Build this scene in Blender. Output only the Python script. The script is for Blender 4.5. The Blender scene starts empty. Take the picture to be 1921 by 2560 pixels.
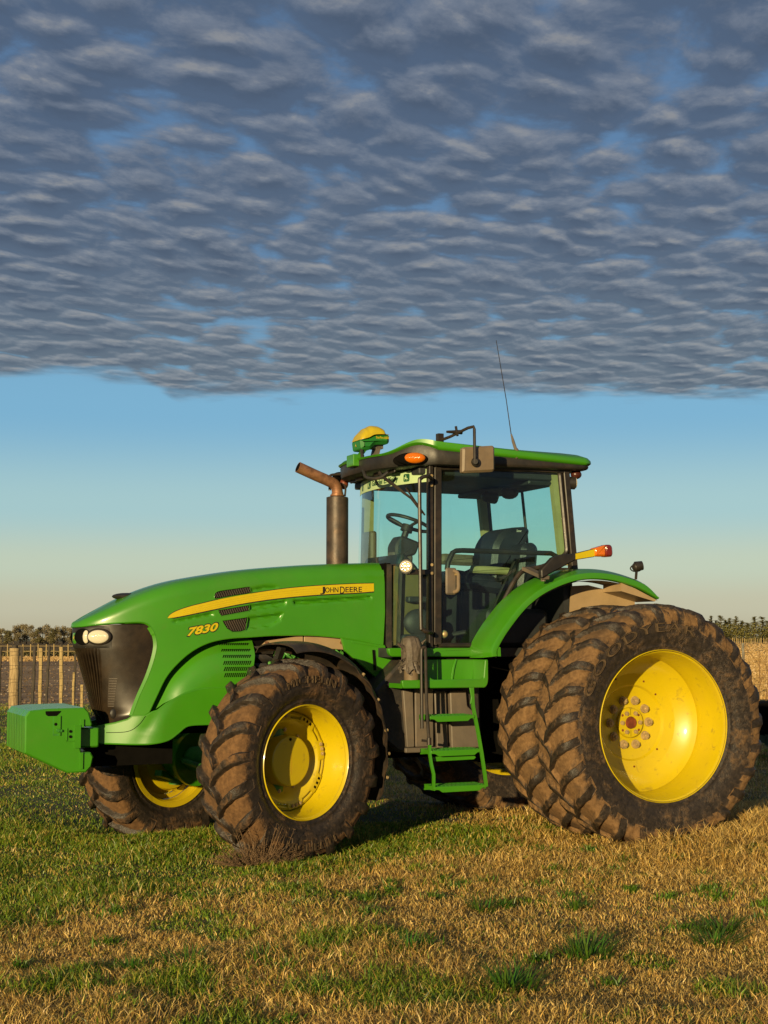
import bpy, math, random
import numpy as np
from math import sin, cos, pi, radians, sqrt, atan2, tan
from mathutils import Vector, Matrix
from mathutils.geometry import delaunay_2d_cdt
random.seed(7)
rng = np.random.default_rng(11)
SC = bpy.context.scene
COL = SC.collection

# ------------------------------------------------------------------ camera
cam = bpy.data.cameras.new('camera')
cam_o = bpy.data.objects.new('camera', cam)
COL.objects.link(cam_o)
CAMP = Vector((-6.75, -11.56, 1.622))
YAW, PITCH, ROLL = .414, .088, -.001
cam.sensor_fit = 'VERTICAL'
cam.sensor_height = 36.0
cam.lens = 36.0 * 3592 / 2560
cam.clip_start = .1
cam.clip_end = 20000
fwd = Vector((sin(YAW)*cos(PITCH), cos(YAW)*cos(PITCH), sin(PITCH)))
rgt = Vector((cos(YAW), -sin(YAW), 0))
upv = rgt.cross(fwd)
M = Matrix((rgt, upv, -fwd)).transposed().to_4x4()
M.translation = CAMP
cam_o.matrix_world = M
SC.camera = cam_o
SC.render.resolution_x, SC.render.resolution_y = 768, 1024

# ------------------------------------------------------------------ light, exposure
SUN_AZ = radians(44.5)      # light travels towards +y turned this far towards +x
SUN_EL = radians(8.5)
SUN_STRENGTH = 5.0
SKY_STRENGTH = .1
SC.view_settings.view_transform = 'Standard'
SC.view_settings.look = 'None'
SC.view_settings.gamma = 1
SC.view_settings.use_curve_mapping = False
SC.view_settings.exposure = 0.35
sun = bpy.data.lights.new('sun', 'SUN')
sun.energy = SUN_STRENGTH
sun.angle = radians(.5)
sun.color = (1.0, .77, .40)
sun_o = bpy.data.objects.new('sun', sun)
COL.objects.link(sun_o)
ldir = Vector((sin(SUN_AZ)*cos(SUN_EL), cos(SUN_AZ)*cos(SUN_EL), -sin(SUN_EL)))
sun_o.rotation_euler = ldir.to_track_quat('-Z', 'Y').to_euler()

class NT:
    """small helper for node trees"""
    def __init__(s, tree):
        s.t = tree
    def n(s, typ, ins=None, **props):
        nd = s.t.nodes.new(typ)
        for k, v in props.items():
            setattr(nd, k, v)
        for k, v in (ins or {}).items():
            sock = nd.inputs[k]
            if isinstance(v, bpy.types.NodeSocket):
                s.t.links.new(v, sock)
            else:
                sock.default_value = v
        return nd
    def math(s, op, a, b=0.0, c=0.0, clamp=False):
        return s.n('ShaderNodeMath', {0: a, 1: b, 2: c}, operation=op, use_clamp=clamp).outputs[0]
    def mix(s, f, a, b, blend='MIX'):
        nd = s.n('ShaderNodeMix', data_type='RGBA', blend_type=blend)
        for i, v in ((0, f), (6, a), (7, b)):
            if isinstance(v, bpy.types.NodeSocket):
                s.t.links.new(v, nd.inputs[i])
            else:
                nd.inputs[i].default_value = v if i == 0 else (tuple(v) + (1,))[:4]
        return nd.outputs[2]
    def step(s, x, a, b):
        nd = s.n('ShaderNodeMapRange', {0: x, 1: a, 2: b, 3: 0.0, 4: 1.0}, interpolation_type='SMOOTHSTEP')
        return nd.outputs[0]
    def noise(s, vec, scale, detail=3, rough=.5, dist=0):
        return s.n('ShaderNodeTexNoise', {'Vector': vec, 'Scale': scale, 'Detail': detail, 'Roughness': rough, 'Distortion': dist})
    def link(s, a, b):
        s.t.links.new(a, b)

# world: low sun sky under a sheet of altocumulus that ends above the horizon
world = bpy.data.worlds.new('World')
SC.world = world
world.use_nodes = True
w = NT(world.node_tree)
world.node_tree.nodes.clear()
sky = w.n('ShaderNodeTexSky', sky_type='NISHITA', sun_disc=False, sun_elevation=SUN_EL,
          sun_rotation=radians(180)+SUN_AZ, altitude=50, air_density=1.0, dust_density=1.1, ozone_density=2.2)
tc = w.n('ShaderNodeTexCoord')
sep = w.n('ShaderNodeSeparateXYZ', {0: tc.outputs['Generated']})
zc = w.math('MAXIMUM', sep.outputs[2], .02)
pu = w.math('DIVIDE', sep.outputs[0], zc)
pv = w.math('DIVIDE', sep.outputs[1], zc)
comb = w.n('ShaderNodeCombineXYZ', {0: pu, 1: pv, 2: 0.0})
deck = w.n('ShaderNodeMapping', {'Vector': comb.outputs[0], 'Rotation': (0, 0, YAW)})
dsep = w.n('ShaderNodeSeparateXYZ', {0: deck.outputs[0]})
U, V = dsep.outputs[0], dsep.outputs[1]
CLO, CHI = .32, .585
flat = w.n('ShaderNodeMapping', {'Vector': deck.outputs[0], 'Scale': (1, .66, 1), 'Location': (1.3, .4, 0)})
turn = w.n('ShaderNodeMapping', {'Vector': flat.outputs[0], 'Rotation': (0, 0, radians(-26))})
rolls = w.n('ShaderNodeMapping', {'Vector': turn.outputs[0], 'Scale': (.84, 1.06, 1)})
def cloud_at(shift):
    v = rolls.outputs[0]
    if shift:
        v = w.n('ShaderNodeVectorMath', {0: v, 1: shift}, operation='ADD').outputs[0]
    wob = w.noise(v, 2.6, 3)
    v2 = w.n('ShaderNodeVectorMath', {0: v, 1: w.n('ShaderNodeVectorMath', {0: wob.outputs['Color'], 'Scale': .14}, operation='SCALE').outputs[0]}, operation='ADD').outputs[0]
    a = w.noise(v2, 16, 6, .62).outputs[0]
    vo = w.n('ShaderNodeTexVoronoi', {'Vector': v2, "Scale": 8.6, "Smoothness": .25}, feature='SMOOTH_F1').outputs[0]
    b = w.noise(v2, 1.2, 3, .5).outputs[0]
    d = w.math('ADD', w.math('MULTIPLY', a, .46), w.math('MULTIPLY', w.math('SUBTRACT', .75, vo), .66))
    return w.math('ADD', d, w.math('MULTIPLY', b, .52)), b
den, big = cloud_at(None)
den_up, _ = cloud_at((-.010, -.027, 0))
edge_n = w.math('MULTIPLY', w.math('SUBTRACT', w.noise(deck.outputs[0], 3.0, 5).outputs[0], .5), .9)
step_u = w.math('MULTIPLY', w.step(U, -.96, -.86), .42)
edge_v = w.math('ADD', w.math('ADD', 5.46, step_u), edge_n)
edge = w.math('SUBTRACT', 1.0, w.step(w.math('SUBTRACT', V, edge_v), -.30, .14))
dens = w.math('ADD', den, w.math('MULTIPLY', w.step(V, 2.6, 5.2), .06))
alpha = w.math('MULTIPLY', w.step(dens, CLO, CHI), edge, clamp=True)
rise = w.math('SUBTRACT', den, den_up)
lit = w.step(rise, -.09, .20)
thick = w.step(den, .60, .86)
far = w.step(V, 2.2, 5.6)
CB = 7.4
base = w.mix(far, (.086*CB, .128*CB, .205*CB), (.130*CB, .168*CB, .215*CB))
base = w.mix(w.math('MULTIPLY', thick, .6), base, (.070*CB, .096*CB, .145*CB))
top = w.mix(far, (.205*CB, .24*CB, .305*CB), (.275*CB, .305*CB, .34*CB))
shade = w.math('MULTIPLY', lit, w.math('SUBTRACT', 1.0, w.math('MULTIPLY', thick, .25)))
ccol = w.mix(shade, base, top)
warm = w.math('MULTIPLY', w.step(rise, .10, .26), .42)
ccol = w.mix(warm, ccol, (.42*CB, .40*CB, .365*CB))
# clear sky: the sky model blended with the evening's own gradient from pale horizon to deep blue
grad = w.n('ShaderNodeValToRGB', {0: w.math('MULTIPLY', sep.outputs[2], 2.0)})
cr = grad.color_ramp
cr.interpolation = 'EASE'
stops = ((0.0, (4.1, 3.75, 2.65)), (.045, (4.4, 4.3, 3.2)), (.10, (4.25, 4.9, 3.9)), (.18, (2.95, 4.6, 4.85)), (.31, (1.50, 3.45, 5.1)), (.55, (.95, 2.1, 3.8)), (.85, (.85, 1.75, 3.3)), (1.0, (.6, 1.4, 2.9)))
while len(cr.elements) < len(stops):
    cr.elements.new(.5)
for e, (p, c) in zip(cr.elements, stops):
    e.position = p
    e.color = (c[0]/5, c[1]/5, c[2]/5, 1)
gcol = w.n('ShaderNodeVectorMath', {0: grad.outputs[0], 'Scale': 5.0}, operation='SCALE').outputs[0]
skyc = w.mix(.85, sky.outputs[0], gcol)
veil = w.math('ADD', w.math('MULTIPLY', alpha, .70), w.math('MULTIPLY', edge, .25))
final = w.mix(veil, skyc, ccol)
bg = w.n('ShaderNodeBackground', {'Color': final, 'Strength': SKY_STRENGTH})
wo = w.n('ShaderNodeOutputWorld', {'Surface': bg.outputs[0]})

# ------------------------------------------------------------------ helpers
def tag(o, label=None, cat=None, group=None, kind=None):
    for k, v in (('label', label), ('category', cat), ('group', group), ('kind', kind)):
        if v:
            o[k] = v
    return o

def empty(name, loc, label, cat, group=None):
    o = bpy.data.objects.new(name, None)
    COL.objects.link(o)
    o.location = loc
    o.empty_display_size = .3
    return tag(o, label, cat, group)

def mesh_obj(name, vs, fs, m, parent=None, smooth=32):
    me = bpy.data.meshes.new(name)
    me.from_pydata([tuple(v) for v in vs], [], fs)
    me.validate()
    if m:
        me.materials.append(m)
    if smooth:
        me.shade_smooth()
        me.set_sharp_from_angle(angle=radians(smooth))
    o = bpy.data.objects.new(name, me)
    COL.objects.link(o)
    if parent:
        o.parent = parent
    return o

def crv(pts, n=40, closed=False):
    """Catmull-Rom through pts"""
    P = [np.array(p, float) for p in pts]
    m = len(P)
    segs = m if closed else m-1
    out = []
    per = max(1, n // segs)
    for i in range(segs):
        if closed:
            a, b, c, d = P[(i-1) % m], P[i], P[(i+1) % m], P[(i+2) % m]
        else:
            a, b, c, d = P[max(i-1, 0)], P[i], P[i+1], P[min(i+2, m-1)]
        for k in range(per):
            t = k/per
            out.append(.5*((2*b)+(c-a)*t+(2*a-5*b+4*c-d)*t*t+(3*b-a-3*c+d)*t**3))
    if not closed:
        out.append(P[-1])
    return [tuple(p) for p in out]

def rounded(pts, r, n=5):
    """round the corners of a closed 2D polygon"""
    m = len(pts)
    out = []
    for i in range(m):
        p = np.array(pts[i], float)
        a = np.array(pts[i-1], float)-p
        b = np.array(pts[(i+1) % m], float)-p
        la, lb = np.linalg.norm(a), np.linalg.norm(b)
        rr = min(r, .45*la, .45*lb)
        p0, p1 = p+a/la*rr, p+b/lb*rr
        for k in range(n+1):
            t = k/n
            out.append(tuple((1-t)**2*p0+2*t*(1-t)*p+t*t*p1))
    return out

class MB:
    def __init__(s):
        s.v, s.f = [], []
    def add(s, vs, fs):
        n = len(s.v)
        s.v += [tuple(float(c) for c in v) for v in vs]
        s.f += [[i+n for i in f] for f in fs]
        return s
    def box(s, x0, x1, y0, y1, z0, z1):
        return s.add([(x, y, z) for x in (x0, x1) for y in (y0, y1) for z in (z0, z1)],
                     [(0, 1, 3, 2), (4, 6, 7, 5), (0, 4, 5, 1), (2, 3, 7, 6), (0, 2, 6, 4), (1, 5, 7, 3)])
    def rbox(s, x0, x1, y0, y1, z0, z1, b=.01, n=2):
        """box with rounded edges in the xz outline and chamfered y edges"""
        o = rounded([(x0, z0), (x1, z0), (x1, z1), (x0, z1)], b*1.6, 3)
        return s.prism(o, y0, y1, b)
    def bar(s, p0, p1, wd, ht, up=(0, 0, 1)):
        p0, p1, up = Vector(p0), Vector(p1), Vector(up)
        d = (p1-p0).normalized()
        if abs(d.dot(up)) > .98:
            up = Vector((1, 0, 0))
        a = d.cross(up).normalized()*wd/2
        b = a.cross(d).normalized()*ht/2
        vs = [p+i*a+j*b for p in (p0, p1) for i, j in ((-1, -1), (1, -1), (1, 1), (-1, 1))]
        return s.add(vs, [(3, 2, 1, 0), (4, 5, 6, 7), (0, 1, 5, 4), (1, 2, 6, 5), (2, 3, 7, 6), (3, 0, 4, 7)])
    def tube(s, pts, r, n=10, closed=False):
        P = [Vector(p) for p in pts]
        m = len(P)
        rs = r if isinstance(r, (list, tuple)) else [r]*m
        d0 = (P[1]-P[0]).normalized()
        nrm = d0.orthogonal().normalized()
        vs = []
        for i in range(m):
            if closed:
                d = (P[(i+1) % m]-P[i-1]).normalized()
            else:
                d = (P[min(i+1, m-1)]-P[max(i-1, 0)]).normalized()
            nrm = (nrm-d*nrm.dot(d)).normalized()
            bn = d.cross(nrm)
            for k in range(n):
                a = 2*pi*k/n
                vs.append(P[i]+(nrm*cos(a)+bn*sin(a))*rs[i])
        fs = []
        for i in range(m if closed else m-1):
            j = (i+1) % m
            for k in range(n):
                l = (k+1) % n
                fs.append((i*n+k, i*n+l, j*n+l, j*n+k))
        if not closed:
            fs.append(list(range(n))[::-1])
            fs.append([(m-1)*n+k for k in range(n)])
        return s.add(vs, fs)
    def cyl(s, p0, p1, r0, r1=None, n=24):
        return s.tube([p0, p1], [r0, r0 if r1 is None else r1], n)
    def lathe(s, prof, n=48, c=(0, 0, 0), axis='y', closed=False, full=True, a0=0, a1=2*pi):
        """prof: (r, h) along the axis"""
        vs, fs = [], []
        m = len(prof)
        cnt = n if full else n+1
        for i in range(cnt):
            a = a0+(a1-a0)*i/n
            ca, sa = cos(a), sin(a)
            for r, h in prof:
                p = {'y': (r*ca, h, r*sa), 'z': (r*ca, r*sa, h), 'x': (h, r*ca, r*sa)}[axis]
                vs.append((p[0]+c[0], p[1]+c[1], p[2]+c[2]))
        for i in range(n):
            j = (i+1) % cnt
            for k in range(m if closed else m-1):
                l = (k+1) % m
                fs.append((i*m+k, i*m+l, j*m+l, j*m+k))
        return s.add(vs, fs)
    def sphere(s, c, r, nu=20, nv=12, sc=(1, 1, 1)):
        prof = [(max(1e-4, sin(pi*k/nv))*r, -cos(pi*k/nv)*r) for k in range(nv+1)]
        b = MB().lathe(prof, nu, axis='z')
        return s.add([(c[0]+v[0]*sc[0], c[1]+v[1]*sc[1], c[2]+v[2]*sc[2]) for v in b.v], b.f)
    def prism(s, out, y0, y1, b=0.0, plane='xz'):
        """closed outline extruded along the missing axis; b chamfers the end rims"""
        o = [np.array(p[:2], float) for p in out]
        m = len(o)
        area = sum(o[i][0]*o[(i+1) % m][1]-o[(i+1) % m][0]*o[i][1] for i in range(m))
        sg = 1 if area > 0 else -1
        def inset(d):
            if not d:
                return o
            res = []
            for i in range(m):
                e0 = o[i]-o[i-1]
                e1 = o[(i+1) % m]-o[i]
                e0 = e0/(np.linalg.norm(e0)+1e-9)
                e1 = e1/(np.linalg.norm(e1)+1e-9)
                nn = np.array([-(e0[1]+e1[1]), e0[0]+e1[0]])*sg
                l = np.linalg.norm(nn)+1e-9
                res.append(o[i]+nn/l*d/max(.5, l/2))
            return res
        ins = inset(b)
        dy = b if y1 > y0 else -b
        rings = [(ins, y0), (o, y0+dy), (o, y1-dy), (ins, y1)] if b else [(o, y0), (o, y1)]
        vs = []
        for rg, y in rings:
            for p in rg:
                vs.append({'xz': (p[0], y, p[1]), 'xy': (p[0], p[1], y), 'yz': (y, p[0], p[1])}[plane])
        fs = []
        for k in range(len(rings)-1):
            for i in range(m):
                j = (i+1) % m
                fs.append((k*m+i, k*m+j, (k+1)*m+j, (k+1)*m+i))
        fs.append(list(range(m))[::-1])
        fs.append([(len(rings)-1)*m+i for i in range(m)])
        return s.add(vs, fs)
    def grid(s, P, close_u=False):
        a, b = len(P), len(P[0])
        vs = [p for row in P for p in row]
        fs = []
        for i in range(a if close_u else a-1):
            j = (i+1) % a
            for k in range(b-1):
                fs.append((i*b+k, i*b+k+1, j*b+k+1, j*b+k))
        return s.add(vs, fs)
    def tf(s, mtx):
        s.v = [tuple(mtx @ Vector(v)) for v in s.v]
        return s
    def build(s, name, m, parent=None, smooth=32):
        import bmesh
        o = mesh_obj(name, s.v, s.f, m, parent, 0)
        bm = bmesh.new()
        bm.from_mesh(o.data)
        bmesh.ops.recalc_face_normals(bm, faces=bm.faces)
        bm.to_mesh(o.data)
        bm.free()
        if smooth:
            o.data.shade_smooth()
            o.data.set_sharp_from_angle(angle=radians(smooth))
        return o

# numpy value noise, for ground and grass
def vnoise(x, y, seed=0):
    xi, yi = np.floor(x).astype(int), np.floor(y).astype(int)
    fx, fy = x-xi, y-yi
    fx, fy = fx*fx*(3-2*fx), fy*fy*(3-2*fy)
    def h(a, b):
        n = (a*374761393+b*668265263+seed*1442695041) & 0x7fffffff
        n = ((n ^ (n >> 13))*1274126177) & 0x7fffffff
        return ((n ^ (n >> 16)) & 0xffff)/65535.0
    return (h(xi, yi)*(1-fx)+h(xi+1, yi)*fx)*(1-fy)+(h(xi, yi+1)*(1-fx)+h(xi+1, yi+1)*fx)*fy
def fbm(x, y, seed=0, o=4):
    r, a, t = 0, 1, 0
    for i in range(o):
        r = r+a*vnoise(x*2**i, y*2**i, seed+i*17)
        t += a
        a *= .5
    return r/t
def sstep(x, a, b):
    t = np.clip((x-a)/(b-a), 0, 1)
    return t*t*(3-2*t)

# ------------------------------------------------------------------ materials
def principled(name):
    m = bpy.data.materials.new(name)
    m.use_nodes = True
    t = NT(m.node_tree)
    b = m.node_tree.nodes['Principled BSDF']
    return m, t, b

def mat(name, col, rough=.5, metal=0.0, var=.12, scale=8.0, bump=0.0, bscale=60.0, dust=0.0,
        dustcol=(.22, .15, .08), coat=0.0, rvar=.12, spec=.5, grime=0.0):
    """principled surface with noise in colour and gloss, dust patches and a bump"""
    m, t, b = principled(name)
    tc = t.n('ShaderNodeTexCoord').outputs['Object']
    n1 = t.noise(tc, scale, 5, .6).outputs[0]
    lo = tuple(c*(1-var) for c in col)
    hi = tuple(min(1, c*(1+var)) for c in col)
    c = t.mix(t.step(n1, .3, .7), lo, hi)
    if dust:
        n2 = t.noise(tc, scale*.6, 7, .68, .3).outputs[0]
        c = t.mix(t.math('MULTIPLY', t.step(n2, .45, .72), dust), c, dustcol)
    if grime:
        n4 = t.noise(tc, scale*4, 8, .72, .6).outputs[0]
        c = t.mix(t.math('MULTIPLY', t.step(n4, .56, .70), grime), c, (.11, .07, .028))
    t.link(c, b.inputs['Base Color'])
    n3 = t.noise(tc, scale*2.3, 4, .6).outputs[0]
    r = t.math('ADD', t.math('MULTIPLY', t.math('SUBTRACT', n3, .5), rvar*2), rough, clamp=True)
    t.link(r, b.inputs['Roughness'])
    b.inputs['Metallic'].default_value = metal
    b.inputs['Specular IOR Level'].default_value = spec
    if coat:
        b.inputs['Coat Weight'].default_value = coat
        b.inputs['Coat Roughness'].default_value = .12
    if bump:
        bn = t.n('ShaderNodeBump', {'Height': t.noise(tc, bscale, 4, .6).outputs[0], 'Strength': bump, 'Distance': .01})
        t.link(bn.outputs[0], b.inputs['Normal'])
    return m

GREEN = mat('green_paint', (.043, .215, .005), .34, var=.05, scale=2.5, coat=.35, rvar=.06, dust=.16, dustcol=(.11, .16, .04), grime=.10)
GREEN_D = mat('green_paint_dusty', (.032, .19, .016), .5, var=.15, scale=9, dust=.45, dustcol=(.12, .11, .05), bump=.15)
YELLOW = mat('yellow_paint', (.485, .37, .002), .38, var=.04, scale=3, coat=.2, rvar=.06, dust=.26, dustcol=(.38, .25, .03), grime=.45)
YELLOW_D = mat('yellow_decal', (.50, .385, .003), .4, var=.04, scale=14)
BLACKP = mat('black_plastic', (.016, .014, .012), .48, var=.25, scale=9, dust=.3, dustcol=(.06, .04, .024), bump=.08)
BLACKT = mat('black_trim', (.020, .016, .013), .42, var=.3, scale=12, dust=.35, dustcol=(.085, .055, .03))
RUBBERB = mat('black_rubber', (.02, .018, .016), .6, var=.25, scale=14, dust=.4, dustcol=(.10, .065, .035), bump=.2)
DARK = mat('dark_void', (.005, .0045, .004), .9, var=.2, spec=.03)
GREYP = mat('grey_plastic', (.11, .09, .07), .55, var=.15, scale=6, dust=.4, dustcol=(.19, .13, .08), bump=.1)
BEIGE = mat('beige_shield', (.32, .225, .12), .45, var=.1, scale=5, dust=.3, dustcol=(.3, .2, .1))
STEEL = mat('worn_steel', (.40, .29, .14), .45, .3, var=.25, scale=25)
RUST = mat('rusty_pipe', (.24, .115, .06), .55, .45, var=.35, scale=14, dust=.6, dustcol=(.30, .16, .07), bump=.2)
STACKM = mat('stack_steel', (.055, .042, .034), .5, .35, var=.3, scale=8, dust=.5, dustcol=(.17, .10, .055), bump=.12)
HUBRED = mat('rust_red', (.16, .035, .012), .5, var=.3, scale=20)
SEATM = mat('seat_vinyl', (.013, .016, .022), .45, var=.2, scale=10, bump=.15)
OLIVE = mat('olive_trim', (.30, .27, .12), .6, var=.12, scale=6)
CLOTHG = mat('grey_cloth', (.11, .095, .062), .8, var=.2, scale=12, bump=.3, bscale=20)
INTER = mat('cab_interior', (.020, .022, .023), .6, var=.2, scale=8)
WHITED = mat('white_lettering', (.6, .58, .52), .5)
BANNER = mat('banner_film', (.42, .56, .30), .5, var=.05, scale=6)
DGREEN = mat('banner_green', (.012, .075, .03), .5)
CHROME = mat('lamp_reflector', (.75, .70, .6), .18, .9, var=.15, scale=40)
MIRRORG = mat('mirror_housing', (.17, .125, .08), .45, var=.12, scale=10, dust=.3)
BAGM = mat('grey_film', (.085, .066, .048), .62, var=.25, scale=22, bump=.7, bscale=26)

def lens(name, col, rough=.12, trans=.35):
    m, t, b = principled(name)
    tc = t.n('ShaderNodeTexCoord').outputs['Object']
    wv = t.n('ShaderNodeTexWave', {'Vector': tc, 'Scale': 45.0, 'Distortion': 0.4, 'Detail': 1.0})
    bn = t.n('ShaderNodeBump', {'Height': wv.outputs[1], 'Strength': .35, 'Distance': .004})
    b.inputs['Base Color'].default_value = (*col, 1)
    b.inputs['Roughness'].default_value = rough
    b.inputs['Transmission Weight'].default_value = trans
    t.link(bn.outputs[0], b.inputs['Normal'])
    return m
AMBER = lens('amber_lens', (.85, .20, .006))
REDL = lens('red_lens', (.5, .045, .02))
LAMPG = lens('clear_lens', (.90, .83, .64), .08, .35)

def glass(name, tint, refl=1.0, dirt=.0):
    m = bpy.data.materials.new(name)
    m.use_nodes = True
    m.node_tree.nodes.clear()
    t = NT(m.node_tree)
    tc = t.n('ShaderNodeTexCoord').outputs['Object']
    n = t.noise(tc, 1.6, 4, .6).outputs[0]
    c = t.mix(t.step(n, .3, .7), tuple(v*.97 for v in tint), tint)
    tr = t.n('ShaderNodeBsdfTransparent', {'Color': c})
    gl = t.n('ShaderNodeBsdfGlossy', {'Roughness': .03, 'Color': (1, 1, 1, 1)})
    bf = t.n('ShaderNodeNewGeometry').outputs['Backfacing']
    fr = t.n('ShaderNodeFresnel', {'IOR': t.math('ADD', t.math('MULTIPLY', bf, -.8333), 1.5)})
    mx = t.n('ShaderNodeMixShader', {0: t.math('MULTIPLY', fr.outputs[0], refl, clamp=True), 1: tr.outputs[0], 2: gl.outputs[0]})
    out = mx.outputs[0]
    if dirt:
        df = t.n('ShaderNodeBsdfDiffuse', {'Color': (.32, .27, .17, 1)})
        n2 = t.noise(tc, 5, 6, .7).outputs[0]
        mx = t.n('ShaderNodeMixShader', {0: t.math('MULTIPLY', t.step(n2, .25, .8), dirt), 1: out, 2: df.outputs[0]})
        out = mx.outputs[0]
    t.n('ShaderNodeOutputMaterial', {'Surface': out})
    return m
GLASS = glass('tinted_glass', (.76, .98, .93), 1.0, .03)
GLASSD = glass('door_glass', (.74, .97, .92), 1.0, .015)
PANEL = mat('panel_olive', (.115, .095, .032), .6, var=.12, scale=6)
LETTER = mat('dusty_lettering', (.080, .052, .028), .8, var=.35, scale=18)
# ------------------------------------------------------------------ ground, fields, grass
def ground_z(x, y):
    d = np.hypot(x+2, y+1)
    k = 1-sstep(d, 16, 30)
    dip = -.13*np.exp(-(((x+3.35)/.9)**2+((y-1.35)/.62)**2))
    return dip+k*((fbm(x*.55, y*.55, 3, 3)-.5)*.16+(fbm(x*2.1, y*2.1, 9, 3)-.5)*.05+(fbm(x*7, y*7, 5, 2)-.5)*.018)

def near_ground():
    xs = np.concatenate([[-9000, -2500, -700, -200, -80, -45], np.arange(-32, -12, 1.0), np.arange(-12, 9, .11), np.arange(9, 34, 1.0), [45, 80, 200, 700, 2500, 9000]])
    ys = np.concatenate([[-9000, -2500, -700, -200, -80, -45], np.arange(-32, -9, 1.0), np.arange(-9, 9, .11), np.arange(9, 34, 1.0), [45, 80, 200, 700, 2500, 9000]])
    X, Y = np.meshgrid(xs, ys, indexing='ij')
    Z = ground_z(X, Y)
    vs = np.stack([X, Y, Z], -1).reshape(-1, 3)
    n, m = len(xs), len(ys)
    fs = [(i*m+j, (i+1)*m+j, (i+1)*m+j+1, i*m+j+1) for i in range(n-1) for j in range(m-1)]
    g, t, b = principled('ground_soil')
    tc = t.n('ShaderNodeTexCoord').outputs['Object']
    n1 = t.noise(tc, .45, 6, .6).outputs[0]
    n2 = t.noise(tc, 9, 6, .7).outputs[0]
    c = t.mix(t.step(n2, .3, .7), (.13, .08, .028), (.42, .27, .10))
    dr = t.n('ShaderNodeAttribute', attribute_name='dry').outputs[2]
    c = t.mix(t.math('MULTIPLY', t.step(n1, .4, .62), .5), c, (.06, .075, .016))
    c = t.mix(dr, t.mix(t.step(n2, .3, .7), (.022, .030, .006), (.07, .075, .018)), c)
    t.link(c, b.inputs['Base Color'])
    b.inputs['Roughness'].default_value = .95
    bn = t.n('ShaderNodeBump', {'Height': t.noise(tc, 40, 5, .7).outputs[0], 'Strength': .8, 'Distance': .03})
    t.link(bn.outputs[0], b.inputs['Normal'])
    o = mesh_obj('ground', vs, fs, g, None, 180)
    at = o.data.attributes.new('dry', 'FLOAT', 'POINT')
    at.data.foreach_set('value', dryness(X.ravel(), Y.ravel()).astype(np.float32))
    tag(o, kind='structure')
# view axes on the ground, used to lay out the far things along the view
VF = Vector((sin(YAW), cos(YAW), 0))
VR = Vector((cos(YAW), -sin(YAW), 0))
def gp(depth, lat, z=0.0):
    p = Vector((CAMP.x, CAMP.y, 0))+VF*depth+VR*lat
    return Vector((p.x, p.y, z))

def field(name, poly, z, cols, scale, stretch=3.0, bump=.5):
    m, t, b = principled(name+'_surface')
    tc = t.n('ShaderNodeTexCoord').outputs['Object']
    mp = t.n('ShaderNodeMapping', {'Vector': tc, 'Rotation': (0, 0, YAW), 'Scale': (1/stretch, 1, 1)}).outputs[0]
    n1 = t.noise(mp, scale, 7, .65).outputs[0]
    n2 = t.noise(mp, scale*.12, 4, .6).outputs[0]
    c = t.mix(t.step(n1, .33, .68), cols[0], cols[1])
    c = t.mix(t.math('MULTIPLY', t.step(n2, .45, .7), .8), c, cols[2])
    t.link(c, b.inputs['Base Color'])
    b.inputs['Roughness'].default_value = .95
    b.inputs['Specular IOR Level'].default_value = .1
    bn = t.n('ShaderNodeBump', {'Height': n1, 'Strength': bump, 'Distance': .35})
    t.link(bn.outputs[0], b.inputs['Normal'])
    o = mesh_obj(name, [gp(d, l, z) for d, l in poly], [list(range(len(poly)))], m, None, 0)
    return tag(o, kind='structure')
field('ploughed_field', [(34.5, -40), (34.5, 2.5), (103, 4), (103, -140)], .004, [(.20, .13, .072), (.36, .24, .135), (.44, .29, .15)], .5, 4)
field('stubble_strip', [(103, -140), (103, 4), (126, 4), (126, -150)], .004, [(.42, .26, .10), (.55, .36, .15), (.38, .24, .10)], .3, 6)
field('fallow_field', [(126, -150), (126, 4), (900, 30), (900, -600)], .004, [(.12, .075, .03), (.20, .13, .05), (.16, .11, .04)], .1, 8)
field('stubble_field', [(38.5, 3), (38.5, 60), (900, 700), (900, 31), (126.2, 4.1), (103, 4.1)], .008, [(.40, .25, .085), (.56, .37, .14), (.47, .30, .11)], .6, 5)

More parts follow.
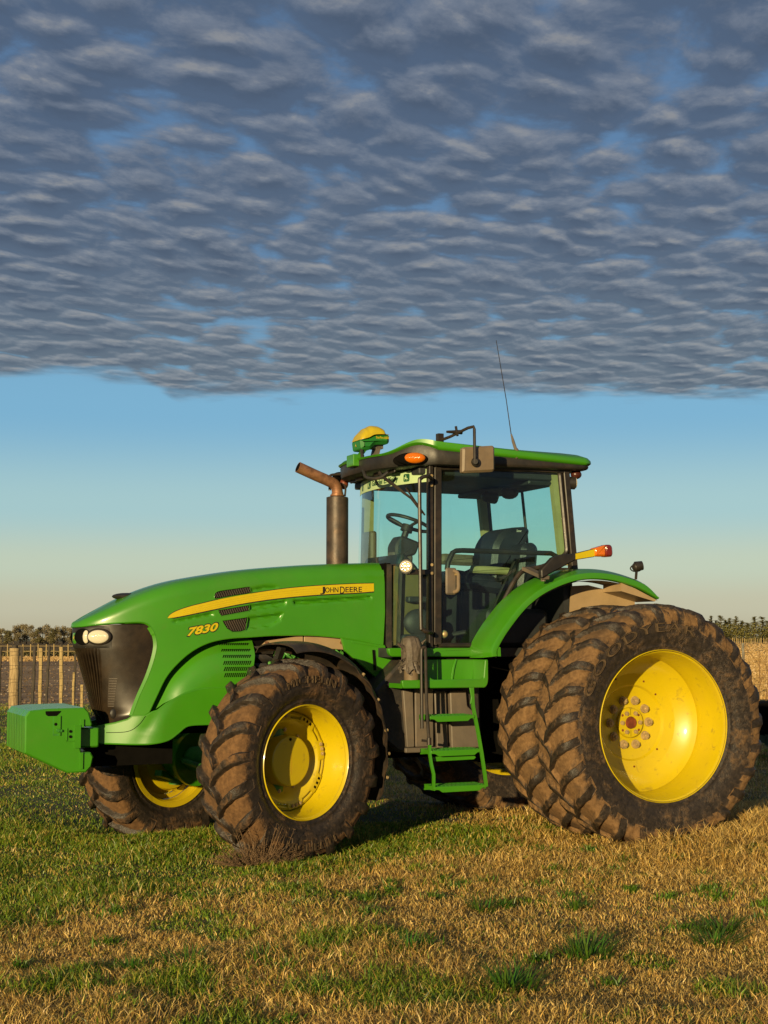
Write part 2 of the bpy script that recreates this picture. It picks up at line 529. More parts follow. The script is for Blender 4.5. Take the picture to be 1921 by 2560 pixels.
# ---- grass blades (one mesh of green blades, one of dry straw)
def blades(name, X, Y, H, Wd, lean, colr, m):
    n = len(X)
    Z = ground_z(X, Y)-.004
    a = -radians(38)+rng.normal(0, .75, n)  # blade faces, turned mostly to the sun so the grass looks brighter
    la = rng.uniform(0, 2*pi, n)          # lean direction
    lx, ly = np.cos(la)*lean*H, np.sin(la)*lean*H
    wx, wy = np.cos(a)*Wd/2, np.sin(a)*Wd/2
    P = np.zeros((n, 5, 3))
    P[:, 0] = np.stack([X-wx, Y-wy, Z], -1)
    P[:, 1] = np.stack([X+wx, Y+wy, Z], -1)
    P[:, 2] = np.stack([X+wx*.75+lx*.35, Y+wy*.75+ly*.35, Z+H*.58], -1)
    P[:, 3] = np.stack([X-wx*.75+lx*.35, Y-wy*.75+ly*.35, Z+H*.58], -1)
    hz = np.sqrt(np.clip(1-lean**2*.55, .1, 1))
    P[:, 4] = np.stack([X+lx, Y+ly, Z+H*hz], -1)
    me = bpy.data.meshes.new(name)
    me.vertices.add(n*5)
    me.vertices.foreach_set('co', P.reshape(-1).astype(np.float32))
    b5 = np.arange(n)*5
    loops = np.stack([b5, b5+1, b5+2, b5+3, b5+3, b5+2, b5+4], -1).reshape(-1)
    me.loops.add(n*7)
    me.loops.foreach_set('vertex_index', loops.astype(np.int32))
    me.polygons.add(n*2)
    st = np.stack([np.arange(n)*7, np.arange(n)*7+4], -1).reshape(-1)
    me.polygons.foreach_set('loop_start', st.astype(np.int32))
    me.update(calc_edges=True)
    at = me.attributes.new('tone', 'FLOAT_COLOR', 'POINT')
    cc = np.repeat(np.concatenate([colr, np.ones((n, 1))], 1)[:, None, :], 5, 1)
    at.data.foreach_set('color', cc.reshape(-1).astype(np.float32))
    me.materials.append(m)
    o = bpy.data.objects.new(name, me)
    COL.objects.link(o)
    return tag(o, kind='stuff')

def blade_mat(name, transl):
    m = bpy.data.materials.new(name)
    m.use_nodes = True
    m.node_tree.nodes.clear()
    t = NT(m.node_tree)
    at = t.n('ShaderNodeAttribute', attribute_name='tone')
    tc = t.n('ShaderNodeTexCoord').outputs['Object']
    c = t.mix(.25, at.outputs[0], t.noise(tc, 30, 2).outputs['Color'], 'SOFT_LIGHT')
    d = t.n('ShaderNodeBsdfDiffuse', {'Color': c})
    tr = t.n('ShaderNodeBsdfTranslucent', {'Color': c})
    g = t.n('ShaderNodeBsdfGlossy', {'Color': (1, 1, 1, 1), 'Roughness': .45})
    a = t.n('ShaderNodeMixShader', {0: transl, 1: d.outputs[0], 2: tr.outputs[0]})
    b = t.n('ShaderNodeMixShader', {0: .03, 1: a.outputs[0], 2: g.outputs[0]})
    t.n('ShaderNodeOutputMaterial', {'Surface': b.outputs[0]})
    return m
BL_G = blade_mat('green_blades', .38)
BL_D = blade_mat('straw_blades', .32)

def scatter(n, d0, d1, widen=1.25):
    """points in the wedge the camera looks at, even per square metre, with a margin at the sides"""
    d = np.sqrt(rng.uniform(d0*d0, d1*d1, n))
    l = rng.uniform(-1, 1, n)*d*.267*widen+0
    x = CAMP.x+VF.x*d+VR.x*l
    y = CAMP.y+VF.y*d+VR.y*l
    return x, y, d

def dryness(x, y):
    """0 lush green .. 1 dry straw"""
    # straw lies on the camera side of a line from the lower left to the rear wheel, and to the right
    s = .22+(x+5.4)*.43+(y+3.05)*-.90            # >0 on the camera side
    s = s+(fbm(x*.8, y*.8, 31, 3)-.5)*1.5
    k = sstep(s, -.35, .65)
    right = sstep(x+ (fbm(x*.7, y*.7, 41, 3)-.5)*1.6, -1.6, -.3)*sstep(y, 9, 4)
    k = np.maximum(k, right*.93)
    tuft = sstep(fbm(x*2.3+7, y*2.3, 51, 3), .62, .68)
    k = k*(1-.9*tuft)
    soft = sstep(fbm(x*3.1, y*3.1, 61, 3), .35, .65)
    return np.clip(k*(.80+.25*soft)+.10*(1-k)*soft, 0, 1)

near_ground()

def blocked(x, y):
    """nothing grows where a tyre stands"""
    bad = np.zeros(len(x), bool)
    for cx, cy, a, hl, hw in ((0, -1.6, 0, .42, .26), (0, -1.0, 0, .42, .26), (0, 1.0, 0, .42, .26), (0, 1.6, 0, .42, .26),
                              (-2.93, -1.09, .372, .36, .22), (-3.31, 1.28, .372, .36, .22)):
        dx, dy = x-cx, y-cy
        u = dx*cos(a)+dy*sin(a)
        v = -dx*sin(a)+dy*cos(a)
        bad |= (abs(u) < hl) & (abs(v) < hw)
    return bad

X, Y, D = [], [], []
for n, d0, d1, wd in ((95000, 5.2, 8.2, 1.5), (140000, 8.2, 13, 1.35), (110000, 13, 22, 1.25), (60000, 22, 36, 1.2)):
    a, b_, c_ = scatter(n, d0, d1, wd)
    X.append(a); Y.append(b_); D.append(c_)
# thinner margin beside the picture
for n, d0, d1, w0, w1 in ((70000, 4.6, 8.2, 1.5, 3.0), (90000, 8.2, 13, 1.35, 2.6), (60000, 13, 24, 1.25, 2.0)):
    d = np.sqrt(rng.uniform(d0*d0, d1*d1, n))
    l = rng.choice([-1, 1], n)*rng.uniform(w0, w1, n)*d*.267
    X.append(CAMP.x+VF.x*d+VR.x*l); Y.append(CAMP.y+VF.y*d+VR.y*l); D.append(d)
X, Y, D = map(np.concatenate, (X, Y, D))
ok = ~blocked(X, Y)
X, Y, D = X[ok], Y[ok], D[ok]
dry = dryness(X, Y)
isd = rng.uniform(0, 1, len(X)) < dry
patch = fbm(X*1.3, Y*1.3, 71, 3)
wfac = .6+.4*np.clip(D/9, 0, 3)
# green
g = ~isd
xg, yg = X[g], Y[g]
lush = sstep(patch[g], .3, .7)
hg = rng.uniform(.02, .065, g.sum())*(.5+.9*lush)
intuft = (dry[g] < .45) & (D[g] < 9.5)
hg = np.where(intuft, hg*1.25, hg)
v = rng.uniform(0, 1, g.sum())[:, None]
v2 = rng.uniform(.7, 1.25, g.sum())[:, None]
yel = (rng.uniform(0, 1, g.sum()) < .22)[:, None]
cg = (np.array([.07, .16, .006])*(1-v)+np.array([.24, .33, .02])*v)*v2
cg = np.where(yel, np.array([.50, .40, .07])*v2, cg)
blades('green_grass', xg, yg, hg, rng.uniform(.0036, .0082, g.sum())*wfac[g], rng.uniform(.25, 1.5, g.sum()), cg, BL_G)
# dry
d_ = isd
hd = rng.uniform(.02, .075, d_.sum())*(.7+.6*sstep(patch[d_], .35, .7))
tall = sstep(X[d_], -1.2, .6)*sstep(Y[d_], -4.2, -2.6)*sstep(Y[d_], 2, -1)
hd = hd*(1+1.4*tall)
v = rng.uniform(0, 1, d_.sum())[:, None]
v2 = rng.uniform(.35, 1.15, d_.sum())[:, None]
cd = (np.array([.54, .31, .062])*(1-v)+np.array([.97, .70, .23])*v)*v2
blades('dry_grass', X[d_], Y[d_], hd, rng.uniform(.0030, .0078, d_.sum())*wfac[d_], np.where(rng.uniform(0, 1, d_.sum()) < .3, rng.uniform(1.5, 3.5, d_.sum()), rng.uniform(.3, 1.3, d_.sum())), cd, BL_D)

# ---- many small dark green tufts scattered through the straw
def tuft_cover():
    cx, cy, cd_ = scatter(150, 5.6, 13.5, 1.3)
    k = dryness(cx, cy) > .55
    cx, cy = cx[k], cy[k]
    n = 64
    r = np.abs(rng.normal(0, .055, (len(cx), n)))*rng.uniform(.6, 1.7, (len(cx), 1))
    a = rng.uniform(0, 2*pi, (len(cx), n))
    x, y = (cx[:, None]+r*np.cos(a)).ravel(), (cy[:, None]+r*np.sin(a)*.8).ravel()
    ok = ~blocked(x, y)
    x, y = x[ok], y[ok]
    v = rng.uniform(0, 1, len(x))[:, None]
    c = (np.array([.035, .11, .006])*(1-v)+np.array([.16, .27, .018])*v)
    blades('grass_tufts', x, y, rng.uniform(.035, .095, len(x)), rng.uniform(.005, .011, len(x)), rng.uniform(.3, 1.3, len(x)), c, BL_G)
tuft_cover()

# ---- single clumps of broad green blades standing in the straw
def grass_clump(x, y, r, n, h, label):
    vs, fs, cl = [], [], []
    for i in range(n):
        a = random.uniform(0, 2*pi)
        rr = r*random.random()**.8*.5
        bx, by = cos(a)*rr, sin(a)*rr
        a2 = a+random.uniform(-.7, .7)
        hh = h*random.uniform(.55, 1.1)
        out = random.uniform(.25, 1.0)*r*.75
        wd = random.uniform(.005, .010)
        px, py = -sin(a2)*wd/2, cos(a2)*wd/2
        k0 = len(vs)
        c = [(.05+.06*random.random()), .13+.07*random.random(), .014]
        for t in (0, .35, .7, 1):
            zz = hh*(t*1.25-.45*t*t*(1 if out > .4*r else .5))
            ww = (1-t**2.2)
            for sgn in ((-1, 1) if t < 1 else (0,)):
                vs.append((bx+cos(a2)*out*t**1.3+px*sgn*ww, by+sin(a2)*out*t**1.3+py*sgn*ww, zz-.01))
                cl.append(c)
        fs += [(k0, k0+1, k0+3, k0+2), (k0+2, k0+3, k0+5, k0+4), (k0+4, k0+5, k0+6)]
    o = mesh_obj('grass_clump', vs, fs, BL_G, None, 60)
    at = o.data.attributes.new('tone', 'FLOAT_COLOR', 'POINT')
    at.data.foreach_set('color', np.array([c+[1] for c in cl], np.float32).reshape(-1))
    o.location = (x, y, float(ground_z(np.array([x]), np.array([y]))[0]))
    return tag(o, label, 'grass clump', 'green grass clumps in the straw')
for a in (
    (-2.79, -5.10, .27, 170, .15, 'largest dark green grass clump, low right of centre in the straw'),
    (-3.50, -5.60, .26, 160, .14, 'dark green grass clump near the bottom edge, right of the picture centre'),
    (-3.62, -4.75, .20, 110, .11, 'small green clump in the straw straight below the front wheel and steps'),
    (-4.72, -4.50, .24, 140, .12, 'broad green clump in the straw, lower left below the front wheel'),
    (-4.30, -5.28, .20, 90, .10, 'flat pale green clump close to the bottom edge, left of centre'),
    (-2.64, -3.68, .17, 90, .10, 'small green clump in the straw halfway between steps and bottom edge'),
    (-1.66, -4.72, .26, 150, .12, 'wide green clump at the right edge of the straw foreground'),
    (-2.05, -3.80, .16, 90, .09, 'small green clump below the big rear wheel'),
    (-4.98, -4.42, .14, 70, .10, 'little green clump beside the broad one, far lower left'),
    (-4.35, -4.62, .15, 80, .10, 'little green clump right of the broad one in the lower left straw'),
    (-1.95, -5.05, .24, 130, .10, 'dark flat green clump in the lower right corner'),
):
    grass_clump(*a)

# ---- dry reddish weed against the front tyre
def weed():
    wm = mat('dry_weed', (.13, .078, .038), .9, var=.4, scale=30)
    b = MB()
    for i in range(430):
        a = random.uniform(0, 2*pi)
        r = random.random()**.6
        x, y = cos(a)*.19*r, sin(a)*.08*r
        hh = random.uniform(.03, .15)*(1.15-.6*r)
        if i < 40:
            hh = random.uniform(.16, .30)
        p0 = Vector((x, y, -.01))
        d = Vector((x*.9+random.uniform(-.06, .06), y*.5+random.uniform(-.05, .05), hh))
        p1, p2 = p0+d*.55, p0+d+Vector((random.uniform(-.02, .02), random.uniform(-.02, .02), 0))
        b.tube([p0, p1, p2], [.0018, .0015, .0008], 3)
        for k in range(5):
            t = random.uniform(.3, 1)
            q = p0+d*t
            e = Vector((random.uniform(-1, 1), random.uniform(-1, 1), random.uniform(-.1, 1)))*.020
            b.tube([q, q+e], [.0012, .0018], 3)
    o = b.build('dry_weed', wm, None, 0)
    o.location = (-3.33, -1.46, 0)
    tag(o, 'low tangle of dry reddish weed growing against the front tyre', 'weed')
weed()
# ------------------------------------------------------------------ fences, trees and the things behind
def wood(name, lo, hi):
    m, t, b = principled(name)
    tc = t.n('ShaderNodeTexCoord').outputs['Object']
    mp = t.n('ShaderNodeMapping', {'Vector': tc, 'Scale': (14, 14, 1.3)}).outputs[0]
    n1 = t.noise(mp, 2.2, 7, .65, 1.2).outputs[0]
    c = t.mix(t.step(n1, .32, .66), lo, hi)
    kn = t.noise(tc, 9, 3).outputs[0]
    c = t.mix(t.math('MULTIPLY', t.step(kn, .62, .72), .6), c, tuple(v*.3 for v in lo))
    t.link(c, b.inputs['Base Color'])
    b.inputs['Roughness'].default_value = .85
    bn = t.n('ShaderNodeBump', {'Height': n1, 'Strength': .8, 'Distance': .02})
    t.link(bn.outputs[0], b.inputs['Normal'])
    return m
WOOD = wood('weathered_wood', (.20, .135, .06), (.46, .34, .17))
WOODY = wood('yellowed_wood', (.22, .155, .06), (.42, .31, .13))
WOODK = wood('dark_wood', (.022, .018, .014), (.07, .055, .038))
WIREM = mat('fence_wire', (.16, .12, .08), .5, .6)

def lat_at(pxl, d):
    return (pxl-960.5)/3592*d

def post(name, d, pxl, z0, z1, wd, m, label, cat, group, lean=0.0, round_=False, wob=.01, cap=None):
    b = MB()
    n = 12
    pts = []
    for i in range(n+1):
        t = i/n
        pts.append((random.uniform(-wob, wob)+lean*t, random.uniform(-wob, wob), z0+(z1-z0)*t))
    if round_:
        b.tube(pts, [wd/2*(1+random.uniform(-.05, .05)) for _ in pts], 14)
    else:
        rows = []
        for p in pts:
            hw = wd/2*(1+random.uniform(-.06, .06))
            hd = wd*.42
            o = rounded([(-hw, -hd), (hw, -hd), (hw, hd), (-hw, hd)], wd*.22, 3)
            rows.append([(p[0]+q[0], p[1]+q[1], p[2]) for q in o]+[(p[0]+o[0][0], p[1]+o[0][1], p[2])])
        b.grid(rows)
        k = len(rows[0])-1
        b.f.append(list(range(k))[::-1])
        b.f.append([n*(k+1)+i for i in range(k)])
    o = b.build(name, m, None, 40)
    o.location = gp(d, lat_at(pxl, d))
    o.rotation_euler = (0, 0, -YAW+random.uniform(-.3, .3)*0)
    tag(o, label, cat, group)
    if cap:
        c = MB().cyl((lean, 0, z1-.002), (lean, 0, z1+cap), wd*.30, wd*.28, 12).build('post_top', WOODK, o)
    return o

post('fence_post', 28, 42, -.1, 1.44, .198, WOOD, 'thick weathered fence post with swirling grain behind the front weight', 'fence post', None, round_=True, wob=.008, cap=.055)
DG = 'wooden droppers hanging on the left fence wires'
post('fence_dropper', 28.4, 107, .1, 1.44, .070, WOODY, 'pale yellow dropper, first to the right of the thick post', 'fence dropper', DG, round_=False, wob=.006, cap=.03)
post('fence_dropper', 28.8, 160, .1, 1.46, .072, WOODY, 'pale yellow dropper just left of the grille with a short dark top', 'fence dropper', DG, lean=-.02, wob=.006, cap=.05)
post('fence_dropper', 29.0, 188.5, .1, .95, .045, WOODY, 'thin short pale dropper close to the grille edge', 'fence dropper', DG, lean=.01, wob=.004)
post('fence_dropper', 29.2, 211, .1, .7, .06, WOODY, 'pale dropper stub peeping out between grille and front weight', 'fence dropper', DG, wob=.004)
post('fence_dropper', 30.5, 3.5, .2, 1.46, .058, WOODK, 'dark dropper at the very left edge of the picture', 'fence dropper', DG, lean=.03, wob=.006)
post('fence_dropper', 28.6, 57.5, .15, 1.47, .045, WOODK, 'dark dropper standing tight against the thick post', 'fence dropper', DG, lean=.012, wob=.005)
post('fence_dropper', 30.5, 88, .22, 1.47, .062, WOODK, 'dark dropper between the thick post and the pale one', 'fence dropper', DG, lean=.03, wob=.006)
post('fence_dropper', 30.5, 122, .22, 1.47, .054, WOODK, 'dark leaning dropper between the two pale droppers', 'fence dropper', DG, lean=.045, wob=.006)
post('fence_dropper', 30.6, 191.5, .3, 1.3, .045, WOODK, 'dark dropper right behind the thin short pale one', 'fence dropper', DG, lean=.01, wob=.005)
post('fence_post', 38, 1856.5, -.1, 1.51, .072, mat('grey_post', (.15, .14, .11), .7, var=.3, scale=12), 'slim grey fence post standing to the right of the rear tyre', 'fence post', None, lean=-.03, round_=True, wob=.003)
for i, (h, hr, lb) in enumerate(((1.38, 1.32, 'topmost'), (1.12, 1.0, 'second'), (.86, .76, 'middle'), (.60, .57, 'fourth'), (.36, .40, 'lowest'))):
    a, b_ = gp(27.2, lat_at(-60, 27.2), h), gp(38, lat_at(1856, 38), hr)
    c = gp(44, lat_at(2060, 44), hr)
    o = MB().tube([a, a.lerp(b_, .5)-Vector((0, 0, .03)), b_, c], .0032, 5).build('fence_wire', WIREM)
    tag(o, lb+' thin wire of the field fence running behind the tractor', 'fence wire', 'field fence wires')

FG = 'thin pale posts of the far left fence'
for pxl in (-20, 24, 62, 81, 100, 120, 139.5, 175, 199, 226, 262, 300):
    o = MB().tube([(0, 0, -.1), (random.uniform(-.02, .02), 0, 1.16)], .055, 6).build('far_fence_post', WOODY, None)
    o.location = gp(124, lat_at(pxl, 124))
    tag(o, 'thin pale post of the far fence beyond the ploughed field', 'fence post', FG)
for h in (1.0, .55):
    o = MB().tube([gp(124, lat_at(-60, 124), h), gp(124, lat_at(420, 124), h)], .022, 4).build('far_fence_wire', WOODY)
    tag(o, ('upper' if h > .8 else 'lower')+' pale wire of the far fence beyond the ploughed field', 'fence wire', 'far left fence wires')
FG = 'posts of the far right fence'
for i in range(30):
    o = MB().tube([(0, 0, -.1), (random.uniform(-.05, .05), 0, 1.85*random.uniform(.85, 1.1))], .13*random.uniform(.7, 1.2), 5).build('far_fence_post', WOODY, None)
    o.location = gp(500, lat_at(1795+i*4.8+random.uniform(-.9, .9), 500))
    tag(o, 'short pale post of the far fence below the conifers', 'fence post', FG)

def leaf_mat(name, cols):
    m, t, b = principled(name)
    tc = t.n('ShaderNodeTexCoord').outputs['Object']
    n = t.noise(tc, 1.6, 4, .7).outputs[0]
    c = t.mix(t.step(n, .35, .65), cols[0], cols[1])
    t.link(c, b.inputs['Base Color'])
    b.inputs['Roughness'].default_value = .8
    b.inputs['Specular IOR Level'].default_value = .2
    return m
LEAF_O = leaf_mat('olive_foliage', [(.12, .10, .05), (.27, .225, .13)])
LEAF_D = leaf_mat('dark_foliage', [(.06, .055, .022), (.15, .13, .055)])
LEAF_C = leaf_mat('conifer_foliage', [(.09, .095, .03), (.24, .21, .065)])
BARK = mat('bark', (.10, .075, .05), .9, var=.3)

def leaves(b, c, r, n, s, sq=1.0):
    for i in range(n):
        d = Vector((random.gauss(0, 1), random.gauss(0, 1), random.gauss(0, 1)*sq)).normalized()*r*random.random()**.4
        p = Vector(c)+Vector((d.x, d.y, d.z))
        a = Vector((random.gauss(0, 1), random.gauss(0, 1), random.gauss(0, 1))).normalized()
        e = a.orthogonal().normalized()
        q = a.cross(e)
        w1, w2 = s*random.uniform(.5, 1.2), s*random.uniform(.25, .6)
        b.add([p-e*w1, p-q*w2, p+e*w1, p+q*w2], [(0, 1, 2, 3)])

def round_tree(d, pxl, h, cw, m, label):
    root = empty('tree', gp(d, lat_at(pxl, d)), label, 'tree', 'trees beyond the far left fence')
    t = MB()
    t.tube([(0, 0, -.2), (.05, 0, h*.25), (.1, .05, h*.5), (.05, 0, h*.85)], [.22, .17, .12, .04], 7)
    b = MB()
    for i in range(7):
        a = random.uniform(0, 2*pi)
        z = h*random.uniform(.3, .75)
        e = Vector((cos(a)*cw*.38, sin(a)*cw*.38, z+h*.14))
        t.tube([(0.08, 0, z-h*.1), (e.x*.5, e.y*.5, z), tuple(e)], [.09, .06, .03], 5)
    for i in range(15):
        a = random.uniform(0, 2*pi)
        z = random.uniform(.12, .93)
        rr = cw*.42*(1-abs(z-.5)*1.0)*random.random()**.5
        leaves(b, (cos(a)*rr, sin(a)*rr, h*z), random.uniform(.17, .27)*cw, 120, .22, .8)
    t.build('trunk', BARK, root)
    b.build('crown', m, root, 0)

kinds = ((LEAF_O, 'grey olive'), (LEAF_D, 'dark'))
spots = [(-22, 5.2, 4), (3, 5.0, 3.4), (22, 4.0, 3.2), (38, 6.1, 4), (54, 6.4, 4.2), (70, 6.1, 4), (86, 5.8, 3.8), (99, 4.7, 3), (110, 6.0, 4), (124, 5.9, 3.8), (137, 4.9, 3.2),
         (147, 5.8, 3.8), (162, 5.6, 3.8), (178, 5.1, 3.6), (197, 5.3, 4), (216, 5.0, 3.6), (236, 5.4, 4)]
names = ['partly cut off by the left picture edge', 'at the left edge of the picture', 'low, left of the thick fence post', 'behind the thick fence post', 'tallest, just right of the thick fence post',
         'between the thick post and the dark dropper', 'above the second dark dropper', 'low, above the first pale dropper', 'above the first pale dropper', 'above the leaning dark dropper', 'low, between the pale droppers',
         'left of the second pale dropper', 'behind the second pale dropper', 'next to the headlight', 'mostly hidden by the headlight', 'hidden behind the grille', 'hidden behind the bonnet']
for (pxl, h, cw), nm in zip(spots, names):
    k = kinds[1] if h < 5 else kinds[0]
    round_tree(455+random.uniform(-14, 14) - (18 if h < 5 else 0), pxl, h, cw, k[0], k[1]+' tree of the far row, '+nm)

def conifer(d, pxl, h, cw, label):
    root = empty('conifer', gp(d, lat_at(pxl, d)), label, 'tree', 'conifers beyond the far right fence')
    MB().tube([(0, 0, -.2), (0, 0, h*.5), (.05, 0, h*.97)], [.24, .14, .03], 6).build('trunk', BARK, root)
    b = MB()
    for i in range(170):
        z = h*(.05+.93*random.random()**1.1)
        L = cw*.5*(1.06-z/h)**.75*random.uniform(.5, 1.2)
        a = random.uniform(0, 2*pi)
        d_ = Vector((cos(a), sin(a), random.uniform(.05, .4)))
        for k in range(9):
            t = (k+1)/9
            p = Vector((0, 0, z))+d_*L*t
            e = Vector((d_.x, d_.y, .2))*random.uniform(.2, .5)*.8
            q = Vector((-d_.y, d_.x, random.uniform(-.5, .5)))*random.uniform(.16, .40)*(1.2-t*.75)
            b.add([p-e, p-q, p+e, p+q], [(0, 1, 2, 3)])
    leaves(b, (0, 0, h*.42), cw*.40, 420, .34, .95)
    leaves(b, (0, 0, h*.95), .25, 16, .2, 2.2)
    b.build('crown', LEAF_C, root, 0)
CN = ((1748, 7.4, 9, 'hidden by the tyre top'), (1762, 8.2, 8, 'half hidden behind the tyre lugs'), (1777, 10.0, 7, 'small pointed one nearest the tyre'), (1788, 8.4, 8, 'low filler right of the pointed one'), (1799, 10.0, 8.5, 'bushy one left of the grey post'),
      (1812, 8.6, 9, 'low one left of the tall bushy pair'), (1822, 9.2, 8, 'left half of the pair above the grey post'), (1838, 9.8, 8, 'pointed one above the grey post'), (1852, 8.3, 9, 'low dense one right of the grey post'),
      (1866, 7.4, 8, 'lowest one, in the dip of the row'), (1884, 9.6, 8.5, 'forked top, right of the dip'), (1903, 9.7, 9, 'spreading one near the right edge'), (1916, 8.2, 8, 'dark one just inside the right edge'), (1930, 8.8, 9, 'cut by the right picture edge'))
for pxl, h, cw, nm in CN:
    conifer(520+random.uniform(-8, 8), pxl, h, cw, 'olive conifer of the far row, '+nm)

def hedge():
    b = MB()
    for i in range(900):
        l = random.uniform(-36, -18)
        leaves(b, gp(134+random.uniform(-.8, .8), l, random.uniform(.05, .42)), .22, 3, .16)
    tag(b.build('low_hedge', LEAF_D, None, 0), kind='stuff')
hedge()

def thorn_bush():
    b = MB()
    def twig(p, d, L, r, lev):
        q = p+d*L
        b.tube([p, p.lerp(q, .5)+Vector((random.uniform(-.02, .02), random.uniform(-.02, .02), 0)), q], [r, r*.8, r*.5], 4)
        if lev:
            for k in range(4):
                t = random.uniform(.35, 1)
                dd = (d+Vector((random.uniform(-.9, .9), random.uniform(-.5, .5), random.uniform(-.1, .5)))).normalized()
                twig(p.lerp(q, t), dd, L*.38, r*.5, lev-1)
    for x, L, ln in ((-.25, 1.15, -.1), (-.02, 1.35, .03), (.12, .95, .12), (.3, 1.05, .05)):
        twig(Vector((x, 0, 0)), Vector((ln, 0, 1)).normalized(), L, .012, 2)
    o = b.build('bare_shrub', mat('dry_twig', (.16, .085, .03), .9), None)
    o.location = gp(33, lat_at(1893, 33))
    o.rotation_euler = (0, 0, -YAW)
    tag(o, 'bare thin twiggy shrub beside the right rear tyre', 'shrub')
thorn_bush()

def implement():
    root = empty('farm_implement', gp(19, 5.06), 'dark green farm implement parked behind the rear tyre at the right edge', 'implement')
    root.rotation_euler = (0, 0, -YAW)
    dk = mat('implement_green', (.007, .024, .010), .7, var=.3, dust=.1, spec=.1)
    b = MB()
    b.bar((-.05, 0, .30), (3, 0, .30), .16, .14).bar((-.05, .9, .30), (3, .9, .30), .16, .14)
    for x in (.0, .9, 1.8, 2.7):
        b.bar((x, 0, .30), (x, .9, .30), .1, .1)
    b.build('frame', dk, root)
    MB().rbox(-.1, 2.9, .1, .75, .36, .78, .05).build('seed_box', DARK, root)
    for x in (.15, 1.0, 1.9):
        MB().bar((x, -.02, .4), (x, -.02, 1.0), .06, .12).build('upright', dk, root)
    for x in (.25, 1.25, 2.3):
        MB().cyl((x, -.12, .24), (x, -.06, .24), .24, .24, 24).build('disc', STACKM, root)
implement()

# ---- standing stubble on the far fields: upright straws that catch the low sun
def stubble(name, dmin, dmax, lmin, lmax, n, h, col0, col1):
    u = rng.uniform(0, 1, n)
    d = 1/(1/dmin+(1/dmax-1/dmin)*u)
    l = lmin(d)+(lmax(d)-lmin(d))*rng.uniform(0, 1, n)
    x = CAMP.x+VF.x*d+VR.x*l
    y = CAMP.y+VF.y*d+VR.y*l
    v = rng.uniform(0, 1, n)[:, None]
    c = (np.array(col0)*(1-v)+np.array(col1)*v)*rng.uniform(.75, 1.1, n)[:, None]
    blades(name, x, y, rng.uniform(.5, 1.1, n)*h, .0012*d*rng.uniform(.6, 1.6, n), rng.uniform(.1, .7, n), c, BL_D)
stubble('stubble', 38.6, 640, lambda d: np.where(d < 126, .10*d, .045*d), lambda d: .36*d, 60000, .16, (.40, .25, .085), (.60, .40, .16))
stubble('stubble_edge', 103.5, 125, lambda d: -.36*d, lambda d: .035*d, 9000, .20, (.42, .27, .10), (.58, .38, .16))

stubble('clods', 36, 102, lambda d: -.36*d, lambda d: .06*d, 5000, .06, (.14, .092, .052), (.24, .16, .09))
# ------------------------------------------------------------------ the tractor: bonnet, grille, front
TR = empty('tractor', (0, 0, 0), 'big green farm tractor with yellow wheels, twin rear tyres and dark glazed cab', 'tractor')

def plan_w(x):
    if x >= -3.2:
        return .42
    t = min(1.0, (-3.2-x)/1.2)
    return .42*max(0.0, 1-t**2.5)**(1/2.2)
_s = np.linspace(0, 1, 900)
_px = np.concatenate([-4.40+1.2*_s**2.4, np.linspace(-3.199, -1.80, 200)])
_py = np.array([-plan_w(x) for x in _px])
_pp = np.concatenate([[0], np.cumsum(np.hypot(np.diff(_px), np.diff(_py)))])
def p_of(x):
    return float(np.interp(x, _px, _pp))
def plan(p):
    """plan curve point and outward normal, p may be negative (far side)"""
    q = abs(p)
    x, y = float(np.interp(q, _pp, _px)), float(np.interp(q, _pp, _py))
    a, b = max(q-.012, 0), q+.012
    tx = float(np.interp(b, _pp, _px)-np.interp(a, _pp, _px))
    ty = float(np.interp(b, _pp, _py)-np.interp(a, _pp, _py))
    if q < .012:
        tx, ty = 0.0, -1.0
    l = sqrt(tx*tx+ty*ty)
    nx, ny = ty/l, -tx/l
    if p < 0:
        return x, -y, nx, -ny
    return x, y, nx, ny
_zt = crv([(-4.40, 1.762), (-4.33, 1.805), (-4.20, 1.870), (-4.04, 1.945), (-3.87, 2.011), (-3.685, 2.068), (-3.485, 2.110), (-3.077, 2.176), (-2.656, 2.219), (-2.311, 2.244), (-1.80, 2.268)], 120)
def ztop(x):
    return float(np.interp(x, [q[0] for q in _zt], [q[1] for q in _zt]))
def rtop(x):
    return min(.12, .028+.30*plan_w(x))
def S(p, v, off=0.0):
    x, y, nx, ny = plan(p)
    zt, r = ztop(x), rtop(x)
    v0 = zt-r
    ins, z, up = 0.0, v, 0.0
    c = 1.0
    if v > v0:
        a = min((v-v0)/r, pi/2)
        z, ins, c, up = v0+r*sin(a), r*(1-cos(a)), cos(a), sin(a)
    return (x+nx*(off*c-ins), y+ny*(off*c-ins), z+off*up)
def vtop(x):
    return ztop(x)-rtop(x)+rtop(x)*pi/2

